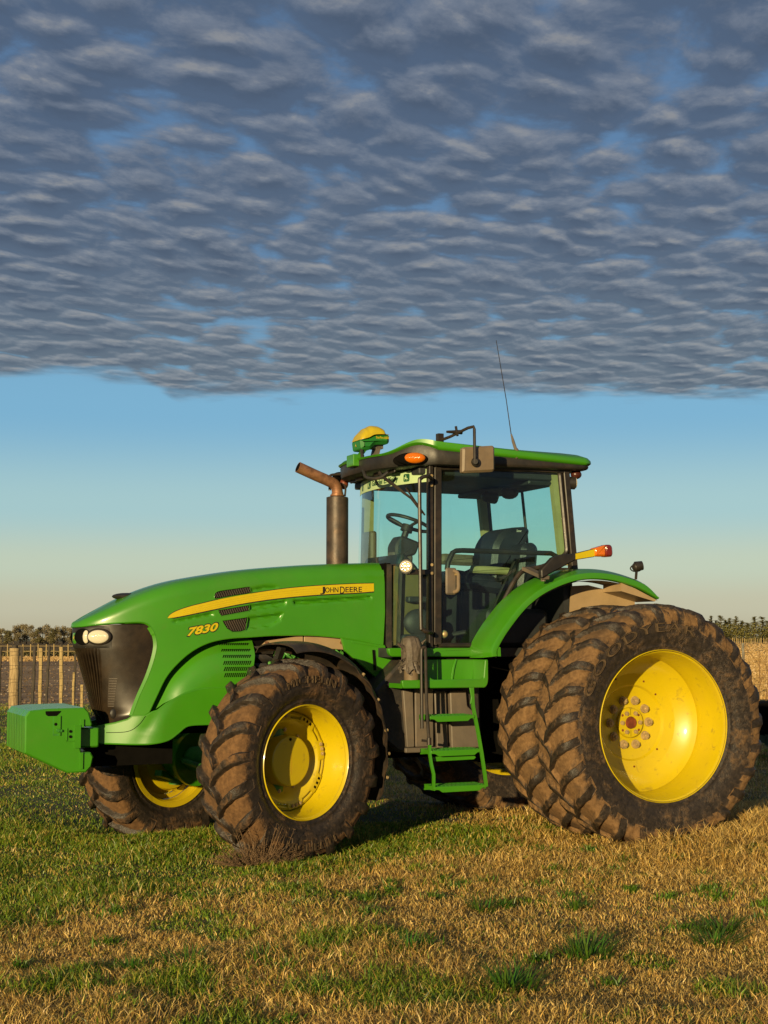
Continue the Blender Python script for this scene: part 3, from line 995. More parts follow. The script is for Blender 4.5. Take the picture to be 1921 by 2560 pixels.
def inside(poly, X, Y):
    r = np.zeros(X.shape, bool)
    n = len(poly)
    for i in range(n):
        x0, y0 = poly[i]
        x1, y1 = poly[(i+1) % n]
        if y0 == y1:
            continue
        k = ((y0 > Y) != (y1 > Y)) & (X < (x1-x0)*(Y-y0)/(y1-y0)+x0)
        r ^= k
    return r
def edist(poly, X, Y, closed=True):
    d = np.full(X.shape, 1e9)
    n = len(poly)
    for i in range(n if closed else n-1):
        x0, y0 = poly[i]
        x1, y1 = poly[(i+1) % n]
        l2 = (x1-x0)**2+(y1-y0)**2+1e-12
        t = np.clip(((X-x0)*(x1-x0)+(Y-y0)*(y1-y0))/l2, 0, 1)
        d = np.minimum(d, np.hypot(X-x0-t*(x1-x0), Y-y0-t*(y1-y0)))
    return d
def resample(poly, s):
    out = []
    n = len(poly)
    for i in range(n):
        a, b = np.array(poly[i]), np.array(poly[(i+1) % n])
        k = max(1, int(np.linalg.norm(b-a)/s))
        for j in range(k):
            out.append(tuple(a+(b-a)*j/k))
    return out
def patch(poly, s):
    """triangulated points inside a closed 2D outline"""
    B = resample(poly, s)
    P = np.array(B)
    xs = np.arange(P[:, 0].min()+s/2, P[:, 0].max(), s)
    ys = np.arange(P[:, 1].min()+s/2, P[:, 1].max(), s)
    X, Y = np.meshgrid(xs, ys)
    X = X+(np.arange(len(ys)) % 2)[:, None]*s*.5
    X, Y = X.ravel(), Y.ravel()
    k = inside(B, X, Y) & (edist(B, X, Y) > s*.55)
    pts = [Vector(b) for b in B]+[Vector((a, b)) for a, b in zip(X[k], Y[k])]
    r = delaunay_2d_cdt(pts, [], [list(range(len(B)))], 1, 1e-6)
    return np.array([tuple(v) for v in r[0]]), [list(f) for f in r[2]], len(B)

def XP(pts):
    return [(p_of(x), v) for x, v in pts]
low = [(-1.862, 1.561), (-2.174, 1.622), (-2.496, 1.652), (-2.812, 1.652), (-3.019, 1.640), (-3.222, 1.627), (-3.383, 1.594), (-3.520, 1.528), (-3.635, 1.433), (-3.729, 1.320), (-3.802, 1.169), (-3.856, 1.048)]
gr_edge = [(-3.983, 1.021), (-3.931, 1.170), (-3.860, 1.340), (-3.812, 1.505), (-3.806, 1.605), (-3.838, 1.695), (-3.902, 1.752), (-4.047, 1.752), (-4.17, 1.743), (-4.28, 1.732)]
side_out = XP(crv(low, 66)+[(-3.892, 1.020)]+crv(gr_edge, 54))+[(.16, 1.722), (0.0, 1.717)]
xs_top = [-4.40+1.2*s**2.4 for s in np.linspace(0, 1, 40)]+list(np.linspace(-3.15, -1.868, 26))
side_out += [(p_of(x), vtop(x)) for x in xs_top]+XP([(-1.850, 2.10), (-1.846, 1.845)])

V1 = crv([(-3.344, 1.960), (-3.340, 1.988), (-3.300, 2.008), (-3.17, 2.028), (-3.052, 2.045), (-3.044, 2.02), (-3.042, 1.990), (-3.18, 1.968), (-3.33, 1.941)], 30, True)
V2 = [(-3.314, 1.852), (-3.051, 1.896), (-3.051, 1.846), (-3.286, 1.803), (-3.304, 1.826)]
V3 = [(-3.278, 1.768), (-3.062, 1.798), (-3.079, 1.692), (-3.121, 1.678), (-3.191, 1.675), (-3.239, 1.703), (-3.268, 1.745)]
RA = [(-3.052, 2.032), (-2.921, 2.060), (-2.824, 2.058), (-2.775, 2.033), (-3.042, 1.990)]
RB = [(-3.051, 1.896), (-2.720, 1.940), (-2.738, 1.889), (-3.051, 1.846)]
RC = [(-3.062, 1.798), (-2.750, 1.835), (-2.774, 1.772), (-2.858, 1.722), (-3.079, 1.692)]
RD = [(-2.681, 1.942), (-1.951, 1.987), (-1.971, 1.951), (-2.659, 1.896)]
RE = [(-3.715, 1.764), (-3.356, 1.842), (-3.339, 1.801), (-3.662, 1.741)]
def build_bonnet():
    tri, fs, nb = patch(side_out, .0135)
    P, Vv = tri[:, 0], tri[:, 1]
    dep = np.zeros(len(P))
    for poly, d, e in ((RA, .024, .03), (RB, .024, .014), (RC, .024, .014), (RD, .034, .022), (RE, .030, .026)):
        q = XP(poly)
        k = inside(q, P, Vv)
        dep = np.maximum(dep, np.where(k, d*sstep(edist(q, P, Vv), 0, e), 0))
    vs = [S(p, v, -d) for p, v, d in zip(P, Vv, dep)]
    b = MB()
    b.add(vs, fs)
    b.add([(x, -y, z) for x, y, z in vs], [f[::-1] for f in fs])
    rim = [S(p, v, -.006) for p, v in resample(side_out, .03)]
    keep = [q for q in rim]
    m0 = len(resample(XP(crv(low, 66)+[(-3.892, 1.020)]+crv(gr_edge, 54))+[(.16, 1.722)], .03))-1
    for sg in (1, -1):
        b.tube([(x, y*sg, z) for x, y, z in rim[:m0]], .008, 6)
    rows = []
    for x in xs_top:
        p = p_of(x)
        a = S(p, vtop(x))
        row = []
        for k in range(13):
            t = -1+2*k/12
            row.append((a[0], a[1]*-t, a[2]+.014*(1-t*t)*min(1, abs(a[1])/.2)))
        rows.append(row)
    b.grid(rows)
    # closed rear end
    rr = [S(p_of(-1.868), v) for v in np.linspace(1.60, vtop(-1.868), 22)]
    b.grid([[(x, y, z) for x, y, z in rr], [(x, -y, z) for x, y, z in rr]])
    # chamfer round the grille opening, turned towards the front
    ed = crv(gr_edge[:8], 70)
    for sg in (1, -1):
        b.grid([[(q[0], q[1]*sg, q[2]) for q in (S(p_of(x), v, .003), S(p_of(x)-(.027 if v < 1.72 else .004), v-(.012 if v > 1.66 else 0), -.011))] for x, v in ed])
    return b.build('bonnet', GREEN, TR, 50)
BON = build_bonnet()

def decal(name, poly, m, off, s=.02, par=None):
    tri, fs, nb = patch(XP(poly), s)
    vs = [S(p, v, off) for p, v in tri]
    n = len(vs)
    vs += [S(p, v, off-.003) for p, v in tri[:nb]]
    for i in range(nb):
        j = (i+1) % nb
        fs.append([i, j, n+j, n+i])
    return mesh_obj(name, vs, fs, m, par or BON, 40)

st_up = crv([(-3.722, 1.785), (-3.703, 1.811), (-3.652, 1.841), (-3.563, 1.873), (-3.449, 1.903), (-3.217, 1.956), (-2.860, 2.016), (-2.617, 2.046), (-2.369, 2.066), (-2.117, 2.081), (-1.951, 2.087)], 60)
st_lo = crv([(-1.949, 2.020), (-2.117, 2.006), (-2.369, 1.992), (-2.616, 1.972), (-2.860, 1.945), (-3.099, 1.908), (-3.333, 1.861), (-3.562, 1.812), (-3.673, 1.790)], 60)
decal('stripe_edging', [(x, v+.006) for x, v in st_up]+[(x, v-.009) for x, v in st_lo], BLACKT, .0022)
decal('stripe', st_up+st_lo, YELLOW_D, .0045)
def stripe_lines():
    b = MB()
    up = np.array(st_up)
    lo = np.array(st_lo)[::-1]
    for k in (.3, .55, .8):
        pts = []
        for t in np.linspace(.06, .995, 40):
            x = -3.70+t*1.74
            zu = np.interp(x, up[:, 0], up[:, 1])
            zl = np.interp(x, lo[:, 0], lo[:, 1])
            pts.append(S(p_of(x), zu+(zl-zu)*k, .0048))
        b.tube(pts, .0012, 4)
    return b.build('pinstripe', mat('pinstripe_ink', (.45, .27, .01), .5), BON)
stripe_lines()

def vent(poly, slope):
    q = XP(poly)
    tri, fs, nb = patch(q, .02)
    b = MB().add([S(p, v, .0018) for p, v in tri], fs)
    rimb = MB().tube([S(p, v, .001) for p, v in resample(q, .02)], .0035, 5, True)
    P = np.array(q)
    b2 = MB()
    y0, y1 = P[:, 1].min(), P[:, 1].max()
    for px_ in np.arange(P[:, 0].min()-.1, P[:, 0].max()+.05, .0145):
        run = []
        for v in np.linspace(y0, y1, 26):
            pp = px_+(v-y0)*slope
            if inside(q, np.array([pp]), np.array([v]))[0] and edist(q, np.array([pp]), np.array([v]))[0] > .006:
                run.append(S(pp, v, .003))
        if len(run) > 2:
            b2.tube(run, .0022, 4)
    o = b.build('side_vent', DARK, BON, 0)
    b2.build('vent_slats', GREYP, o)
    rimb.build('vent_rim', GREEN, o)
for pl in (V1, V2, V3):
    vent(pl, .35)

def text_mesh(body, size, bold=0.0, shear=0.0, space=1.0, align='LEFT', res=3):
    cu = bpy.data.curves.new('lettering', 'FONT')
    cu.body = body
    cu.size = size
    cu.offset = bold
    cu.shear = shear
    cu.space_character = space
    cu.align_x = align
    cu.resolution_u = res
    o = bpy.data.objects.new('lettering', cu)
    COL.objects.link(o)
    dg = bpy.context.evaluated_depsgraph_get()
    me = bpy.data.meshes.new_from_object(o.evaluated_get(dg))
    vs = [tuple(v.co) for v in me.vertices]
    fs = [list(p.vertices) for p in me.polygons]
    bpy.data.objects.remove(o)
    bpy.data.curves.remove(cu)
    bpy.data.meshes.remove(me)
    return vs, fs
def fit_text(body, w_, h_, fn, name, m, parent, bold=0.0, shear=0.0, space=1.0, depth=.0):
    """lay text scaled to width w_ and height h_ through fn(u, v, off)"""
    vs, fs = text_mesh(body, 1.0, bold, shear, space)
    A = np.array(vs)
    x0, x1, y0, y1 = A[:, 0].min(), A[:, 0].max(), A[:, 1].min(), A[:, 1].max()
    uv = [((x-x0)/(x1-x0)*w_, (y-y0)/(y1-y0)*h_) for x, y, _ in vs]
    out = [fn(u, v, 0.0) for u, v in uv]
    if depth:
        n = len(out)
        out += [fn(u, v, -depth) for u, v in uv]
        cnt = {}
        for f in fs:
            for i in range(len(f)):
                e = (f[i], f[(i+1) % len(f)])
                cnt[e] = 1
        fs = fs+[[a, n+a, n+b_, b_] for (a, b_) in cnt if (b_, a) not in cnt]
    return mesh_obj(name, out, fs, m, parent, 0)
def on_bonnet(x0, z0, slope, off):
    p0 = p_of(x0)
    return lambda u, v, o: S(p0+u, z0+v+slope*u, off+o)
INK = mat('decal_ink', (.012, .010, .008), .5)
fit_text('7830', .268, .082, on_bonnet(-3.572, 1.631, .185, .003), 'model_number_outline', INK, BON, .062, .25)  # dark printed outline round the yellow figures
fit_text('7830', .252, .066, on_bonnet(-3.563, 1.641, .185, .0052), 'model_number', YELLOW_D, BON, .035, .25)
fit_text('J', .045, .062, on_bonnet(-2.437, 1.989, .028, .0062), 'brand_lettering', INK, BON, .012)
fit_text('OHN', .118, .043, on_bonnet(-2.392, 2.004, .028, .0062), 'brand_lettering', INK, BON, .008)
fit_text('D', .043, .060, on_bonnet(-2.259, 1.996, .028, .0062), 'brand_lettering', INK, BON, .008)
fit_text('EERE', .150, .043, on_bonnet(-2.210, 2.009, .028, .0062), 'brand_lettering', INK, BON, .008)

# bonnet front clearance lamp and top camera dome
MB().sphere((-3.96, -.03, 1.963), .085, 18, 8, (1.5, 1, .36)).build('bonnet_badge', BLACKP, BON)

# ---- grille
_gs = gr_edge[:6]+[(-3.87, 1.735)]
_gc = [(.945, -4.13), (1.072, -4.225), (1.352, -4.318), (1.546, -4.383), (1.735, -4.392)]
def gxs(z):
    return float(np.interp(z, [.945, 1.0]+[g[1] for g in gr_edge[:6]]+[1.74], [-4.115, -4.02]+[g[0] for g in gr_edge[:6]]+[-3.86]))
def G(q, z, off=0.0):
    """grille surface, q 0 at the nose .. 1 at its rear edge, negative on the far side"""
    a = abs(q)
    p = a*p_of(gxs(z))
    x, y, nx, ny = plan(p)
    dx = (float(np.interp(z, [g[0] for g in _gc], [g[1] for g in _gc]))+4.40)*(1-a)**.9
    f = .965-.10*sstep(np.array(1.5-z), 0, .6)*(1-a)
    o = off-.012
    x, y = x+dx+nx*o, (y+ny*o)*float(f)
    return (x, y if q >= 0 else -y, z)
def build_grille():
    rows = []
    zs = np.linspace(.945, 1.735, 44)
    qs = np.linspace(-1, 1, 241)
    for z in zs:
        row = []
        for q in qs:
            a = abs(q)
            rib = 0.0
            if a < .40 and z < 1.54:
                ph = (a*a*18.0+a*14.0) % 1.0
                rib = (-.022 if ph < .38 else 0.0)*min(1, (.40-a)*14)*min(1, (1.54-z)*14)
            row.append(G(q, z, rib))
        rows.append(row)
    gm = mat('grille_screen', (.018, .012, .007), .27, var=.3, scale=7, dust=.4, dustcol=(.05, .032, .016), rvar=.05, spec=.34)
    g = MB().grid(rows).build('grille', gm, TR, 25)
    tr = MB()
    for sg in (1, -1):
        e = [G(sg*.995, z, .004) for z in np.linspace(.985, 1.70, 26)]
        tr.tube(e, .008, 6)
    tr.build('grille_seal', BLACKT, g)
    # lower grey intake shape seen through the dark screen, and round sensor
    MB().sphere(G(.60, 1.035, .002), .032, 14, 8, (1, .5, 1.3)).build('grille_plug', BLACKP, g)
    wir = MB()
    for k in range(7):
        wir.tube([G(.50+.018*k, z, .0015) for z in np.linspace(1.09, 1.31, 8)], .0016, 4)
    for z in np.linspace(1.09, 1.31, 12):
        wir.tube([G(q, z, .0015) for q in np.linspace(.50, .61, 6)], .0016, 4)
    wir.build('grille_mesh', GREYP, g)
    rows = []
    for z in np.linspace(1.548, 1.722, 18):
        e = 1-abs((z-1.635)/.087)**6
        rows.append([G(q, z, .002+.010*e*min(1.0, (.535-abs(q))*14)) for q in np.linspace(-.535, .535, 101)])
    hh = MB().grid(rows).build('headlamp_housing', BLACKP, g, 50)
    def lamp(q, z, rw, rh, rd, m, name, par, off=.018):
        a, b_ = Vector(G(q-.01, z)), Vector(G(q+.01, z))
        t = (b_-a).normalized()
        n = t.cross(Vector((0, 0, 1)))
        if n.x > 0:
            n = -n
        c = Vector(G(q, z))+n*off
        s_ = MB().sphere((0, 0, 0), 1, 24, 14)
        mt = Matrix((t*rw, n*rd, Vector((0, 0, rh)))).transposed().to_4x4()
        mt.translation = c
        return s_.tf(mt).build(name, m, par)
    for sg in (1, -1):
        h = lamp(.405*sg, 1.638, .105, .068, .022, BLACKT, 'headlight', hh, .012)
        lamp(.405*sg, 1.638, .088, .055, .026, LAMPG, 'headlight_lens', h, .018)
        lamp(.405*sg, 1.638, .080, .048, .018, CHROME, 'reflector', h, .014)
        h2 = lamp(.21*sg, 1.638, .085, .066, .016, DARK, 'headlight', hh, .010)
        lamp(.262*sg, 1.638, .030, .052, .016, LAMPG, 'headlight_lens', h2, .018)
        lamp(.262*sg, 1.638, .027, .048, .012, CHROME, 'reflector', h2, .015)
    em = lamp(.055, 1.632, .050, .052, .008, GREEN, 'emblem', hh, .008)
    q0 = G(.055, 1.632)
    deer(lambda u, v, o: (q0[0]-.018-.012*(1-u)*0, q0[1]-.038+u*.076, 1.602+v*.062), 'emblem_deer', YELLOW_D, em)

DEER = [(.02, .55), (.12, .62), (.26, .60), (.36, .70), (.34, .86), (.24, .98), (.36, .94), (.42, .86), (.46, .98), (.50, .84), (.46, .74), (.56, .72), (.60, .64), (.50, .62),
        (.54, .52), (.74, .46), (.90, .30), (.98, .10), (.92, .12), (.82, .28), (.66, .36), (.56, .34), (.64, .20), (.60, .04), (.54, .06), (.56, .20), (.46, .34), (.34, .36), (.22, .30), (.14, .12), (.08, .14), (.14, .34), (.20, .46), (.12, .52)]
def deer(fn, name, m, par):
    pts = [Vector(p) for p in DEER]
    r = delaunay_2d_cdt(pts, [], [list(range(len(pts)))], 1, 1e-6)
    return mesh_obj(name, [fn(v.x, v.y, .0) for v in r[0]], [list(f) for f in r[2]], m, par, 0)
build_grille()

# ---- side shroud under the bonnet arch, and the lower front skirt
arch = crv(low[3:], 60)
def shroud():
    out = [(-2.985, 1.66)]+[(x+.012, v+.03) for x, v in crv(low[4:], 50)]+[(-3.86, 1.0), (-3.80, 1.06)]+crv([(-3.736, 1.112), (-3.58, 1.193), (-3.421, 1.229), (-3.18, 1.233)], 20)+[(-3.06, 1.20), (-3.02, 1.36), (-2.995, 1.486)]
    tri, fs, nb = patch(out, .025)
    d = edist(arch, tri[:, 0], tri[:, 1], False)
    # inside the arch the panel curves out from a deep valley
    y = -.435+.15*np.exp(-(np.clip(d, 0, 1)/.105)**1.5)
    vs = [(a, yy, c) for (a, c), yy in zip(tri, y)]
    MB().add([(x, -yy, z) for x, yy, z in vs], fs).build('side_shroud', GREEN, TR, 50)
    sh = MB().add(vs, fs).build('side_shroud', GREEN, TR, 50)
    g = MB()
    fr = MB()
    for r_ in range(6):
        z = 1.578-r_*.048-.006
        x0, x1 = -3.268+.003*r_, -3.042
        for k in range(14):
            x = x0+(x1-x0)*k/13
            sl = .006
            dd = float(edist(arch, np.array([x]), np.array([z]), False)[0])
            yy = -.435+.15*math.exp(-(dd/.105)**1.5)
            g.add([(x-.0042-sl, yy-.003, z-.017), (x+.0042-sl, yy-.003, z-.017), (x+.0042+sl, yy-.003, z+.017), (x-.0042+sl, yy-.003, z+.017)], [(0, 1, 2, 3)])
    g.build('cooling_slots', DARK, sh, 0)
    out = [(-4.235, .935), (-4.107, .962), (-4.019, .99), (-3.983, 1.018), (-3.892, 1.018), (-3.845, 1.045), (-3.80, 1.06)]+crv([(-3.736, 1.110), (-3.58, 1.191), (-3.421, 1.227), (-3.18, 1.231)], 20)+[(-3.02, 1.1), (-3.05, .95), (-3.25, .945)]
    out += crv([(-3.416, .945), (-3.555, .937), (-3.633, .884), (-3.71, .832), (-3.826, .806), (-3.96, .800), (-4.206, .807)], 30)+[(-4.235, .83)]
    tri, fs, nb = patch(out, .025)
    def sy(x, z):
        k = float(sstep(np.array(x), -4.25, -3.75))
        y = -.25-.19*k**.8
        v = math.exp(-(((x+3.86)-(z-.95)*.55)/.055)**2)
        return y+.012*v*(.9 if z > .9 else .4)
    vs = [(a, sy(a, c), c) for a, c in tri]
    b = MB().add(vs, fs).add([(x, -yy, z) for x, yy, z in vs], fs)
    rim = [(a, sy(a, c)+.006, c) for a, c in resample(out, .03)]
    for sg in (1, -1):
        b.tube([(x, y*sg, z) for x, y, z in rim], .008, 6, True)
    fr = [(-4.235, -.25), (-4.262, -.21), (-4.27, 0), (-4.262, .21), (-4.235, .25)]
    b.grid([[(x, y, z) for z in (.80, .83, .92, .945)] for x, y in fr])
    b.build('front_skirt', GREEN, TR, 50)
    MB().tube([(a, sy(a, c)-.001, c) for a, c in crv([(-3.892, 1.018), (-3.94, .95), (-4.02, .898), (-4.17, .889)], 20)], .0025, 4).build('skirt_seam', DARK, TR)
    MB().tube([(-3.18, sy(-3.18, 1.2)-.001, 1.225), (-3.185, sy(-3.18, 1)-.001, .95)], .002, 4).build('skirt_seam', DARK, TR)
shroud()

# ---- front weights
def weights():
    o = [(-4.820, .760), (-4.822, 1.035), (-4.790, 1.078), (-4.66, 1.090), (-4.372, 1.093), (-4.340, 1.062),
         (-4.310, .965), (-4.318, .948), (-4.396, .948), (-4.403, .80), (-4.39, .752), (-4.318, .750), (-4.297, .712), (-4.313, .640), (-4.352, .600), (-4.498, .600)]
    b = MB()
    y0, th = -.415, .0472
    for i in range(18):
        bv = .010 if i in (0, 17) else .006
        a = o if i in (0, 17) else [(x+random.uniform(-.0015, .0015), z) for x, z in o]
        b.prism(a, y0+th*i, y0+th*(i+1)-.0006, bv)
    y = -.415
    b.box(-4.606, -4.560, y-.006, y+.01, .90, 1.03)
    wt = b.build('front_weights', GREEN, TR, 28)
    MB().box(-4.612, -4.556, y-.0025, y+.01, .885, 1.03).build('carrier_slot', GREEN_D, wt, 0)
    MB().prism(rounded([(-4.672, 1.072), (-4.668, 1.046), (-4.652, 1.034), (-4.585, 1.034), (-4.556, 1.062), (-4.55, 1.072)], .006, 2), y-.0022, y+.004).build('lifting_slot_shade', DARK, wt, 0)  # flat dark patch painted for the shade inside the slot, no real opening
    r = MB()
    r.box(-4.566, -4.556, y-.012, y, .885, 1.035)
    r.box(-4.402, -4.378, y-.014, y, .945, 1.005)
    r.box(-4.402, -4.380, y-.014, y, .628, .752)
    r.box(-4.508, -4.502, y-.008, y, .84, .94).box(-4.508, -4.45, y-.008, y, .838, .846)
    r.box(-4.449, -4.402, y-.020, y, .788, .962)
    r.build('weight_rib', GREEN, wt)
    h = MB()
    for x, z, q in ((-4.592, .972, .012), (-4.478, .915, .011), (-4.478, .875, .011)):
        h.cyl((x, y-.0075, z), (x, y, z), q, q, 14)
    h.build('weight_hole', DARK, wt)
    MB().cyl((-4.575, y-.024, .925), (-4.575, y, .925), .013, .016, 8).cyl((-4.553, y-.02, .923), (-4.553, y, .923), .010, .010, 8).build('weight_bolt', GREEN_D, wt)
    b = MB().rbox(-4.44, -4.238, -.34, .36, .783, .936, .012)
    b.build('weight_bracket', GREEN, TR)
    MB().box(-4.238, -3.60, -.15, .15, .62, .92).box(-3.9, -2.2, -.16, .16, .86, 1.05).build('front_frame', DARK, TR)  # green casting coloured near-black, standing in for the shade under the nose
weights()
# ------------------------------------------------------------------ cab
CABY = .75
DX = .047      # cab plan lies this much further back than the rail plane
def ws_x(y, z):
    """windscreen surface"""
    a = abs(y/CABY)
    return -1.578-.16*(1-a**2.2)-.035*(3.05-z)-(.18*max(0.0, 1-a)**.7*float(sstep(np.array(2.25-z), 0, .08)) if y < 0 else 0)
def strip(b, pts, wd, dp, nrm=(0, -1, 0)):
    for a, c in zip(pts[:-1], pts[1:]):
        b.bar(a, c, wd, dp, nrm)

def build_cab():
    fr = MB()
    fr2 = MB()
    # front door posts: outer screen post and door frame post, both sides; rear posts
    for s in (-1, 1):
        y = CABY*s
        if s < 0:
            fr2.prism(rounded([(-1.605, 1.545), (-1.565, 1.545), (-1.559, 3.07), (-1.598, 3.07)], .01, 2), y-.03, y+.035, .006)
        MB().prism(rounded([(-.298, 3.09), (-.238, 3.09), (-.160, 2.20), (-.220, 2.20)], .01, 2), y-.03, y+.05, .006).build('rear_post', BLACKT, TR)
        MB().box(-1.603, -.25, y-.028, y+.03, 3.066, 3.10).build('header_rail', BLACKT, TR)
        MB().box(-1.84, -1.08, y+.005, y+.03, 1.535, 1.562).build('sill_rail', BLACKT, TR)
    MB().box(-.29, -.17, -.715, .695, 2.18, 2.24).build('rear_crossbar', BLACKT, TR)
    o = fr2.build('door_post', BLACKT, TR)
    # rubber strip in the post
    g = MB()
    for s in (-1, 1):
        g.tube([(-1.538, CABY*s+.012*s, 1.57), (-1.531, CABY*s+.012*s, 3.06)], .012, 6)
    g.build('post_seal', RUBBERB, o)
    h = MB()
    for z in (2.235, 2.165, 2.90, 2.98):
        h.cyl((-1.583, -.792, z), (-1.583, -.778, z), .013, .011, 10)
    h.build('post_bolt', STEEL, o)
    hb = MB()
    for z0, z1 in ((2.15, 2.26), (2.88, 3.0)):
        hb.rbox(-1.608, -1.560, -.786, -.775, z0, z1, .006)
    hb.build('hinge_plate', BLACKP, o)
    # lower cab: sill and floor pan in green, black pan behind
    for s in (-1, 1):
        sl = MB()
        a, c = (-.785, -.73) if s < 0 else (.73, .785)
        sl.prism(rounded([(-1.975, 1.546), (-1.968, 1.50), (-1.945, 1.476), (-1.08, 1.472), (-1.04, 1.546)], .015, 3), a, c, .008)
        sl.build('cab_sill', GREEN, TR)
    MB().box(-1.93, -.22, -.725, .725, 1.47, 1.545).build('cab_floor', INTER, TR)
    MB().box(-1.845, -1.80, -.43, .43, 1.45, 2.262).box(-1.868, -1.845, -.405, .405, 1.5, 2.255).build('firewall', DARK, TR)
    for s in (-1, 1):
        sd = MB()
        sd.prism([(-1.845, 1.48), (-1.795, 1.48), (-1.795, 2.25), (-1.835, 2.25)], s*.40, s*.445)
        sd.build('firewall_seal', RUBBERB, TR)

    # windscreen (one curved sheet, wraps down beside the bonnet)
    rows = []
    for k in range(41):
        y = -CABY+2*CABY*k/40
        z0 = 1.56 if abs(y) > .46 else 2.24
        rows.append([(ws_x(y, z), y, z) for z in np.linspace(z0, 3.07, 24)])
    wsn = MB().grid(rows).build('windscreen', GLASS, TR, 60)
    bt = MB()
    for s in (-1, 1):
        bt.tube([(ws_x(y, 1.56), y*s, 1.56) for y in np.linspace(.46, .74, 10)], .014, 6)
        bt.tube([(ws_x(.455, z), .455*s, z) for z in np.linspace(1.56, 2.25, 8)], .02, 6)
    bt.tube([(ws_x(y, 2.245), y, 2.245) for y in np.linspace(-.46, .46, 20)], .014, 6)
    bt.build('screen_seal', RUBBERB, wsn)
    # banner across the top of the screen
    def wsf(y, z, o=.004):
        x = ws_x(y, z)
        return (x-o, y-o*.6*(1 if y > 0 else -1)*abs(y), z)
    rows = [[wsf(y, z) for z in (2.935, 2.965, 3.0, 3.045)] for y in np.linspace(-.73, .735, 40)]
    bn = MB().grid(rows).build('screen_banner', BANNER, wsn, 60)
    def onb(y0, z0, ln):
        # reading direction runs from the far side to the near side as seen from outside
        return lambda u, v, o: wsf(y0-u, z0+v, .007)
    fit_text('Gabriel E. Kelly', .49, .062, onb(.10, 2.955, 0), 'banner_lettering', DGREEN, bn, .022)
    def badge(y, w_=.075):
        b = MB()
        o = rounded([(-w_/2, -.033), (w_/2, -.033), (w_/2, .033), (-w_/2, .033)], .014, 3)
        vs = [wsf(y-u, 2.988+v, .0065) for u, v in o]
        b.add(vs, [list(range(len(vs)))])
        return b.build('banner_badge', DGREEN, bn, 0)
    bd = badge(-.50)
    deer(lambda u, v, o: wsf(-.50+.028-u*.056, 2.962+v*.05, .009), 'badge_deer', BANNER, bd)
    bd2 = badge(.175, .085)
    fit_text('K', .05, .045, lambda u, v, o: wsf(.20-u, 2.966+v, .009), 'badge_letter', BANNER, bd2, .02)
    badge(.40, .05)

    # side glass: near door, far door
    door = [(-1.513, 3.055), (-.325, 3.088), (-.256, 2.36), (-.49, 2.245), (-.708, 2.205), (-.791, 2.105), (-1.105, 1.568), (-1.513, 1.568)]
    for s, nm in ((-1, 'door'), (1, 'door')):
        ol = rounded(door, .05, 5)
        y = CABY*s
        f = MB()
        m_ = len(ol)
        f.tube([(x, y, z) for x, z in ol], .021, 8, True)
        f.prism(rounded([(-1.553, 1.57), (-1.485, 1.57), (-1.478, 3.06), (-1.545, 3.06)], .01, 2), y-.024, y+.024, .006)
        d = f.build('door', BLACKT, TR)
        g = MB()
        g.add([(x, y-.004*s, z) for x, z in ol], [list(range(m_))])
        g.build('door_glass', GLASSD, d, 0)
        if s < 0:
            MB().tube([(-1.41, -.725, 2.20), (-1.40, -.722, 2.26), (-1.355, -.718, 2.345), (-1.32, -.718, 2.362), (-1.26, -.718, 2.366), (-.40, -.718, 2.362), (-.35, -.718, 2.34), (-.335, -.72, 2.28)], .022, 10).build('door_bar', BLACKP, d)
            hp = MB().rbox(-1.44, -1.34, -.768, -.742, 1.99, 2.215, .012).build('handle_plate', GREYP, d)
            MB().tube(crv([(-1.372, -.775, 2.19), (-1.352, -.81, 2.165), (-1.349, -.812, 2.10), (-1.352, -.81, 2.03), (-1.372, -.775, 2.01)], 24), .016, 10).build('door_handle', MIRRORG, d)
            MB().cyl((-1.362, -.825, 2.158), (-1.362, -.79, 2.158), .012, .012, 12).build('door_lock', STEEL, d)
    # rear window
    rr = MB().grid([[(-.288+.09*(3.07-z)/.85, y, z) for z in np.linspace(2.22, 3.07, 6)] for y in (-.72, .72)])
    rg = rr.build('rear_window', GLASS, TR, 0)
    MB().tube([(-.29, .0, 3.06), (-.20, .0, 2.22)], .014, 8).build('window_divider', BLACKT, rg)
    # quarter trim: inner rear posts lit olive, the front far post
    q = MB()
    for s in (-1, 1):
        q.prism([(-.385, 3.05), (-.31, 3.05), (-.235, 2.26), (-.295, 2.26)], s*.66, s*.725)
        q.prism(rounded([(-1.60, 1.6), (-1.50, 1.6), (-1.48, 3.05), (-1.57, 3.05)], .02, 3), s*.66, s*.735) if s > 0 else None
    q.build('post_trim', OLIVE, TR)
    # inside: headliner, rear panel, consoles
    MB().rbox(-1.66, -.30, -.71, .71, 3.0, 3.06, .01).rbox(-.60, -.30, -.70, .70, 2.96, 3.0, .02).build('headliner', INTER, TR)
    sp = MB()
    for yy in (-.25, .12):
        sp.sphere((-.55, yy, 2.93), .085, 16, 8, (1, 1, .7))
    sp.build('roof_speaker', BLACKP, TR)
    MB().box(-.28, -.19, -.72, .72, 1.55, 2.2).build('rear_bulkhead', INTER, TR)
    MB().rbox(-1.0, -.4, -.68, -.42, 1.55, 1.88, .04).build('side_console', INTER, TR)
    ip = MB()
    ip.rbox(-1.22, -.35, .30, .70, 1.55, 2.22, .04).rbox(-1.45, -.9, .42, .70, 1.55, 2.10, .03)
    ip.build('side_console', INTER, TR)
    MB().rbox(-1.62, -1.56, .40, .64, 2.28, 2.60, .02).build('corner_display', GREYP, TR)
    d = MB().prism(rounded([(-1.72, 2.20), (-1.70, 2.30), (-1.66, 2.36), (-1.60, 2.30), (-1.55, 2.26), (-1.50, 2.20), (-1.5, 1.56), (-1.72, 1.56)], .03, 3), -.40, .40, .02)
